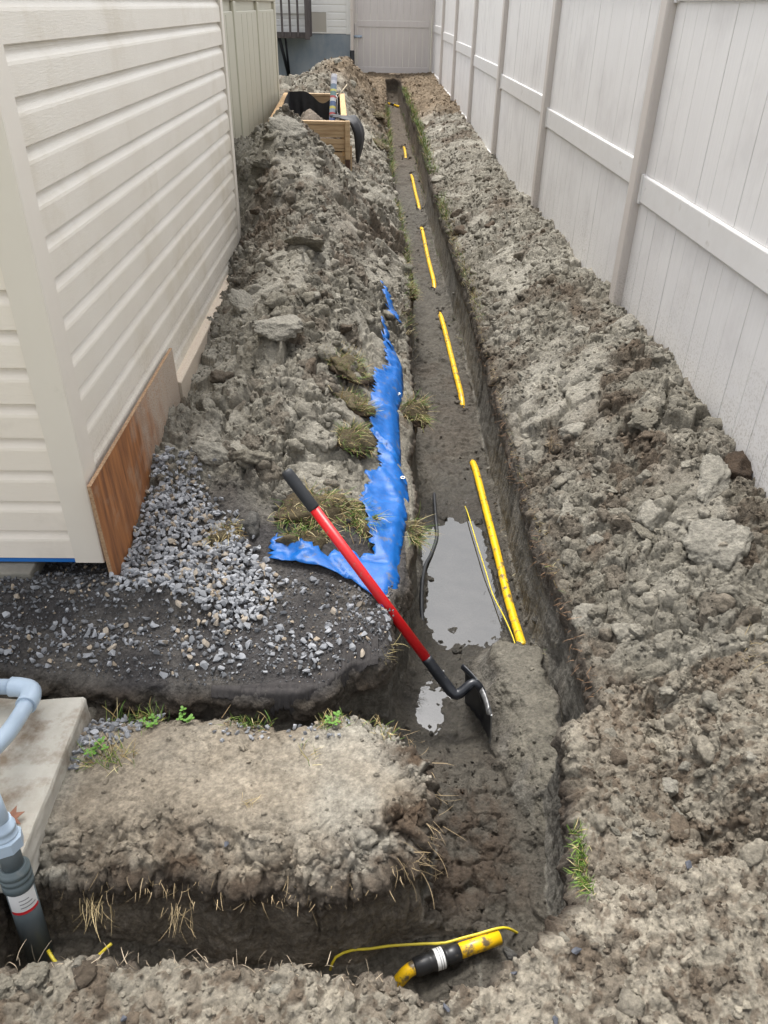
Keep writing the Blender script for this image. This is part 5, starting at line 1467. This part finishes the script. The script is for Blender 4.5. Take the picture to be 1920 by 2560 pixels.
# little gravel at the edge of the lawn block by the slab
x, y = spots(110, -.775, -.56, 1.24, 1.49, lambda x, y: (y > 1.30 + 1.0 * (x + .75)) )
sz = .007 + .007 * rg.random(len(x)); allpos.append(np.c_[x, y, gz(x, y) + sz * .3]); allsz.append(sz); allcol.append(stone_cols(len(x), .1))
x, y = spots(60, -.45, -.05, 1.39, 1.475, lambda x, y: x < 9)
sz = .004 + .006 * rg.random(len(x)); allpos.append(np.c_[x, y, gz(x, y) + sz * .3]); allsz.append(sz); allcol.append(stone_cols(len(x), .1))
o = scatter('gravel', ST, np.concatenate(allpos), np.concatenate(allsz), np.concatenate(allcol), 31, 'col', M['stone'])
tag(o, 'small crushed grey gravel and dark chips spread on the pad', kind='stuff')

# ================================================================== grass, straw and roots
GREENS = np.array([(.085, .17, .025), (.12, .20, .03), (.16, .22, .045), (.06, .12, .02)]); STRAWS = np.array([(.42, .34, .16), (.34, .25, .10), (.5, .43, .24), (.26, .18, .08)])
def blade_geo(base, dirs, length, width, bend, col, rgx, seg=4):
    """tapering ribbons; base (n,3), dirs (n,3) unit start direction"""
    n = len(base)
    az = rgx.uniform(0, 2 * np.pi, n); side = np.stack([np.cos(az), np.sin(az), np.zeros(n)], -1)
    out = np.stack([-np.sin(az), np.cos(az), np.zeros(n)], -1) * np.sign(rgx.normal(size=(n, 1)))
    V, C = [], []
    p = base.copy(); d = dirs.copy()
    for s_ in range(seg + 1):
        wv_ = width * (1 - s_ / seg) ** .7 + .0003
        V += [p - side * wv_[:, None] / 2, p + side * wv_[:, None] / 2]
        d = d + out * (bend / seg)[:, None] + np.array((0, 0, -1.0)) * (bend / seg)[:, None] * .7 * s_ / seg + rgx.normal(0, .05, (n, 3))
        d /= np.linalg.norm(d, axis=1)[:, None]
        p = p + d * (length / seg)[:, None]
    V = np.stack(V, 1)
    nvb = 2 * (seg + 1)
    f = np.array([[2 * k, 2 * k + 1, 2 * k + 3, 2 * k + 2] for k in range(seg)])
    F = (f[None] + (np.arange(n) * nvb)[:, None, None]).reshape(-1, 4)
    t = np.repeat(np.arange(seg + 1) / seg, 2)[None, :, None]
    CC = np.repeat(col[:, None], nvb, 1) * (.75 + .45 * t)
    return V.reshape(-1, 3), F, CC.reshape(-1, 3)
def grass_cols(n, green, rgx):
    g = rgx.random(n) < green
    c = np.where(g[:, None], GREENS[rgx.integers(0, 4, n)], STRAWS[rgx.integers(0, 4, n)])
    return c * rgx.uniform(.75, 1.3, (n, 1))
def make_blades(name, sets, parent=None):
    Vs, Fs, Cs, off = [], [], [], 0
    for V, F, C in sets:
        Vs.append(V); Fs.append(F + off); Cs.append(C); off += len(V)
    me = np_mesh(name, np.concatenate(Vs), np.concatenate(Fs), True); vcol(me, np.concatenate(Cs), 'col')
    return link(name, me, M['grass'], parent)
rb = np.random.default_rng(77)
# turf sods turned over with the spoil: a soil lump with its grass
def sod(x, y, rx, ry, h, rz, n, green, label, lean=(0, 0), tilt=(0, 0), ln=.045, dark=1.0, zoff=0.):
    P, F = clod_shape(4, int(abs(x * 991 + y * 577)) + 3, 1.0, 5)
    P = P * np.array((rx * 1.25, ry * 1.25, h * .75)) * (1 + .35 * fbm(P[:, 0] + x * 7, P[:, 1] + y * 5, P[:, 2], .8, 2, 4))[:, None]
    P += .010 * np.stack([fbm(P[:, 0], P[:, 1], P[:, 2], .03, 3, q) for q in (1, 2, 3)], -1)
    me = np_mesh('turf_sod', P, F, True)
    topm = sst(-.2, .5, P[:, 2] / h)[:, None]
    vcol(me, lerp(BROWN * .75 * dark, np.array((.10, .08, .045)), topm)); me.materials.append(M['soil'])
    o = link('turf_sod', me); o.location = (x, y, gp_(x, y) - h * .12 + zoff); o.rotation_euler = (tilt[0], tilt[1], rz)
    tag(o, label, 'turf sod')
    tt = np.where(P[:, 2] > h * .05)[0]
    pw = sst(-.35, .35, fbm(P[tt, 0] + x * 3, P[tt, 1] + y * 3, P[tt, 2], .045, 2, 6)) + .04
    b = P[rb.choice(tt, n, p=pw / pw.sum())] + rb.normal(0, .003, (n, 3))
    d = np.c_[b[:, 0] / rx * .8 + lean[0], b[:, 1] / ry * .8 + lean[1], np.full(n, .75)] + rb.normal(0, .38, (n, 3)); d /= np.linalg.norm(d, axis=1)[:, None]
    g = blade_geo(b, d, rb.uniform(.25, 1.25, n) ** 1.3 * ln, rb.uniform(.0014, .0030, n), rb.uniform(.3, 1.6, n), grass_cols(n, green, rb), rb)
    rt = np.where(P[:, 2] < h * .1)[0]; m_ = n // 5
    b2 = P[rb.choice(rt, m_)]; d2 = b2 / np.linalg.norm(b2, axis=1)[:, None] + rb.normal(0, .4, (m_, 3)); d2 /= np.linalg.norm(d2, axis=1)[:, None]
    g2 = blade_geo(b2, d2, rb.uniform(.01, .04, m_), rb.uniform(.0008, .0016, m_), rb.uniform(.3, 1.5, m_), np.array((.22, .14, .07))[None] * rb.uniform(.6, 1.4, (m_, 1)), rb)
    gr = make_blades('grass', [g, g2], o); gr['kind'] = 'stuff'
    return o
sod(-.175, 2.34, .115, .085, .07, .3, 620, .42, 'largest turf sod with long yellowing grass behind the red shovel handle', (.2, -.6), (.35, .1), .055)
sod(-.03, 2.31, .06, .07, .06, .1, 300, .6, 'turf sod wedged between the red shovel handle and the wide part of the blue tarp', (.3, -.6), (.3, .2), .055)
sod(-.23, 2.20, .07, .04, .045, .2, 160, .5, 'low turf sod lying just above the left leg of the blue tarp', (.1, -.6), (.3, 0), .05)
sod(-.075, 2.78, .075, .07, .06, .5, 380, .5, 'second turf sod left of the blue tarp, next uphill from the largest', (.2, -.5), (.3, .3), .05)
sod(-.075, 3.05, .075, .08, .04, .9, 300, .4, 'straw-coloured turf sod touching the middle of the tarp', (.3, -.5), (.2, .3), .05)
sod(-.105, 3.40, .10, .13, .05, .4, 460, .5, 'uppermost turf sod on the slope left of the tarp', (.3, -.5), (.1, .3), .05)
sod(.205, 3.29, .055, .07, .045, .2, 380, .4, 'turf sod overhanging the trench right of the tarp', (.4, -.6), (.3, .35), .06, zoff=.03)
sod(.150, 2.36, .03, .055, .04, .2, 170, .45, 'small tuft of turf hanging over the trench wall beside the tarp', (.7, -.4), (.2, .5), .07, zoff=.0)
sod(-.53, 2.24, .07, .035, .035, .2, 230, .08, 'dry rooty turf sod at the upper edge of the pale gravel', (.1, -.6), (.4, 0), .04)
sod(.04, 9.6, .10, .16, .06, .2, 260, .6, 'green turf clump on the slope right of the planter box', (.2, -.4), (.1, .3), .09)
sod(.03, 11.0, .09, .10, .06, .2, 130, .5, 'farther, dark turf clump beyond the planter box', (.2, -.4), (.1, .3), .08)
sod(.24, 5.05, .035, .10, .05, .1, 220, .45, 'turf lump hanging at the trench lip above the blue tarp scrap', (.6, -.4), (.1, .5), .05)

def strip(pts, n, green, ln, spread=.02, up=.8, lean=(0, 0), wid=(.0016, .003)):
    pts = np.array(pts); k = rb.random(n) * (len(pts) - 1); i = k.astype(int).clip(0, len(pts) - 2); t = (k - i)[:, None]
    xy = pts[i] * (1 - t) + pts[i + 1] * t + rb.normal(0, spread, (n, 2))
    b = np.c_[xy, gz(xy[:, 0], xy[:, 1]) - .003]
    d = np.c_[np.full((n, 1), lean[0]), np.full((n, 1), lean[1]), np.full((n, 1), up)] + rb.normal(0, .35, (n, 3)); d /= np.linalg.norm(d, axis=1)[:, None]
    return blade_geo(b, d, rb.uniform(.5, 1.2, n) * ln, rb.uniform(*wid, n), rb.uniform(.2, 1.3, n), grass_cols(n, green, rb), rb)
def lipl(ys, dx=-.012): return [(float(xL(y)) + dx, y) for y in ys]
def lipr(ys, dx=.015): return [(float(xR(y)) + dx, y) for y in ys]
o = make_blades('grass', [strip(lipl(np.linspace(8.3, 13.2, 12)), 900, .7, .085, .02, .8, (.5, -.3), (.003, .006)),
                          strip(lipl(np.linspace(5.0, 7.4, 10)), 900, .6, .06, .018, .7, (.6, -.3), (.002, .004)),
                          strip(lipl(np.linspace(4.3, 5.0, 6)), 150, .4, .05, .018, .7, (.6, -.3))])
tag(o, 'strip of cut turf grass along the left trench lip', kind='stuff')
o = make_blades('grass', [strip(lipr(np.linspace(8.8, 16.3, 14)), 1700, .8, .10, .025, .9, (-.1, -.3), (.003, .007)),
                          strip(lipr(np.linspace(7.0, 7.8, 5)), 260, .85, .07, .03, .9, (-.1, -.3), (.002, .004)),
                          strip(lipr(np.linspace(4.6, 7.6, 12)), 900, .4, .05, .018, .7, (-.5, -.3), (.002, .0035)),
                          strip(lipr(np.linspace(2.0, 4.6, 12), .0), 330, .03, .03, .012, .4, (-.6, -.3), (.0009, .0018))])
tag(o, 'strip of cut turf grass and dry roots along the right trench lip', kind='stuff')
o = make_blades('grass', [strip([(-.73, 1.49), (-.64, 1.485), (-.59, 1.47)], 150, .55, .06, .012, .7),
                          strip([(-.73, 1.33), (-.68, 1.32), (-.63, 1.335)], 130, .45, .06, .018, .35),
                          strip([(-.40, 1.465), (-.28, 1.46)], 90, .6, .04, .012, .7), strip([(-.14, 1.45), (-.08, 1.455)], 75, .65, .045, .012, .7),
                          strip([(-.17, 1.36), (-.15, 1.31)], 18, .5, .04, .01, .5),
                          strip([(-.10, 1.47), (.02, 1.46), (.06, 1.42)], 60, .25, .035, .015, .6),
                          strip([(.497, 1.09), (.487, 1.02), (.488, .96)], 320, .8, .034, .007, .5, (-.5, -.3)), strip([(.488, 1.115), (.495, 1.11)], 26, .85, .035, .006, .5)])
tag(o, 'sparse green weeds around the lawn block and pit', kind='stuff')
# roots hanging from the edges of the lawn block, dry straw
def roots(pts, n, ln, drop, spread, col=(.40, .30, .17), out=(0, -1), wid=(.0008, .0018)):
    pts = np.array(pts, float); k = rb.random(n) * (len(pts) - 1); i = k.astype(int).clip(0, len(pts) - 2); t = (k - i)[:, None]
    p = pts[i] * (1 - t) + pts[i + 1] * t + rb.normal(0, spread, (n, 3))
    d = np.c_[np.full((n, 1), out[0]), np.full((n, 1), out[1]), np.full((n, 1), drop)] + rb.normal(0, .45, (n, 3)); d /= np.linalg.norm(d, axis=1)[:, None]
    return blade_geo(p, d, rb.uniform(.35, 1.2, n) ** 1.4 * ln, rb.uniform(*wid, n), rb.uniform(.2, 2.0, n), np.array(col)[None] * rb.uniform(.45, 1.35, (n, 1)), rb, 6)
se = [(x, float(south_edge(np.array(x))) - .012, -.085) for x in np.linspace(-.72, .10, 12)]
ee = [(float(xL(np.array(y))) + .012, y, -.05) for y in np.linspace(1.08, 1.45, 6)]
ne = [(x, float(bank_edge(np.array(x))) - .005, gp_(x, float(bank_edge(np.array(x))) - .02)) for x in np.linspace(-.75, .05, 10)]
o = make_blades('dry_roots', [roots(se, 170, .040, -.5, .015), roots([(-.66, .995, -.09), (-.60, .995, -.10)], 40, .06, -.7, .012, (.40, .31, .16), wid=(.0008, .0018)), roots([(-.47, .99, -.10), (-.41, .99, -.10)], 30, .065, -.7, .01, (.38, .29, .16), wid=(.0008, .0017)),
                              roots(ee, 60, .06, -.4, .015, out=(1, -.3)), roots([(.08, 1.06, -.08), (.10, 1.12, -.08)], 40, .07, -.5, .015, out=(1, -.4)), roots(ne, 80, .035, .9, .008, (.42, .34, .24), (0, .2)),
                              roots([(-.83, .86, gp_(-.83, .86)), (-.76, .86, gp_(-.76, .86) + .004)], 120, .06, .15, .02, (.36, .26, .14), (.3, -.5)),
                              roots([(.03, 1.72, 0), (.06, 1.75, -.01)], 26, .05, -.3, .012, (.4, .33, .15), (1, -.3)),
                              roots([(float(xR(np.array(y))) - .012, y, .0) for y in np.linspace(1.55, 4.5, 14)], 260, .035, -.2, .018, (.27, .15, .075), (-1, -.2)),
                              roots([(-.32, 1.19, .012), (-.29, 1.19, .012)], 14, .04, .1, .006, (.5, .38, .18), (1, 0)), roots([(1.0, 1.5, gp_(1.0, 1.5)), (1.06, 1.6, gp_(1.06, 1.6))], 22, .06, .5, .015, (.45, .35, .18), (.5, .3)),
                              roots([(.75, 2.9, gp_(.75, 2.9)), (.76, 2.85, gp_(.76, 2.85))], 30, .05, .4, .01, (.42, .31, .17), (0, 0))])
tag(o, 'fine dry roots and straw hanging from the cut soil edges', kind='stuff')
# clover sprigs on the lawn block edge
def sprig(x, y, label):
    bm = bmesh.new(); z0 = gp_(x, y)
    for k in range(7):
        a = rb.uniform(0, 6.28); l_ = rb.uniform(.012, .03); t = Vector((x + math.cos(a) * l_ * .8, y + math.sin(a) * l_ * .8, z0 + l_))
        s0 = [bm.verts.new(q) for q in ((x, y, z0), (x + .001, y, z0), tuple(t + Vector((.0006, 0, 0))), tuple(t))]; bm.faces.new(s0)
        for q in range(3):
            b_ = a + q * 2.1; c = t + Vector((math.cos(b_), math.sin(b_), .25)) * .006
            u_, v_ = Vector((math.cos(b_), math.sin(b_), .2)) * .0055, Vector((-math.sin(b_), math.cos(b_), 0)) * .0045
            bm.faces.new([bm.verts.new(c + u_ * math.cos(h_) + v_ * math.sin(h_)) for h_ in (0, 1.05, 2.1, 3.14, 4.19, 5.24)])
    me = bm_mesh(bm, 'clover_sprig'); vcol(me, np.repeat(np.array([[.10, .22, .03]]), len(me.vertices), 0), 'col')
    tag(link('clover_sprig', me, M['grass']), label, 'clover')
sprig(-.60, 1.455, 'clover sprig in the grass tuft nearest the concrete slab')
sprig(-.712, 1.345, 'small clover at the gravel patch right beside the concrete slab edge')
sprig(-.51, 1.472, 'lone clover sprig on the far edge of the bare lawn block')
sprig(-.105, 1.45, 'clover among yellow grass near the trench corner of the lawn block')
# dead leaf on the slab
bm = bmesh.new()
out_ = [(-.036, -.01), (-.026, .012), (-.012, .008), (-.008, .030), (.006, .016), (.024, .028), (.022, .010), (.040, .006), (.024, -.008), (.030, -.024), (.010, -.014), (-.004, -.030), (-.012, -.014), (-.028, -.022)]
cv = bm.verts.new((0, 0, .012)); rim_ = [bm.verts.new((a, b, .004 + .012 * abs(math.sin(i * 1.7)))) for i, (a, b) in enumerate(out_)]
for i in range(len(rim_)): bm.faces.new((cv, rim_[i], rim_[(i + 1) % len(rim_)]))
lf_ = link('dead_leaf', bm_mesh(bm, 'dead_leaf', False), M['dead_leaf']); lf_.location = (-.835, 1.10, .058); lf_.scale = (1, 1, 1.2); lf_.rotation_euler = (0, 0, .4)
so = lf_.modifiers.new('s', 'SOLIDIFY'); so.thickness = .001
tag(lf_, 'curled reddish brown dead leaf lying on the concrete slab', 'leaf')
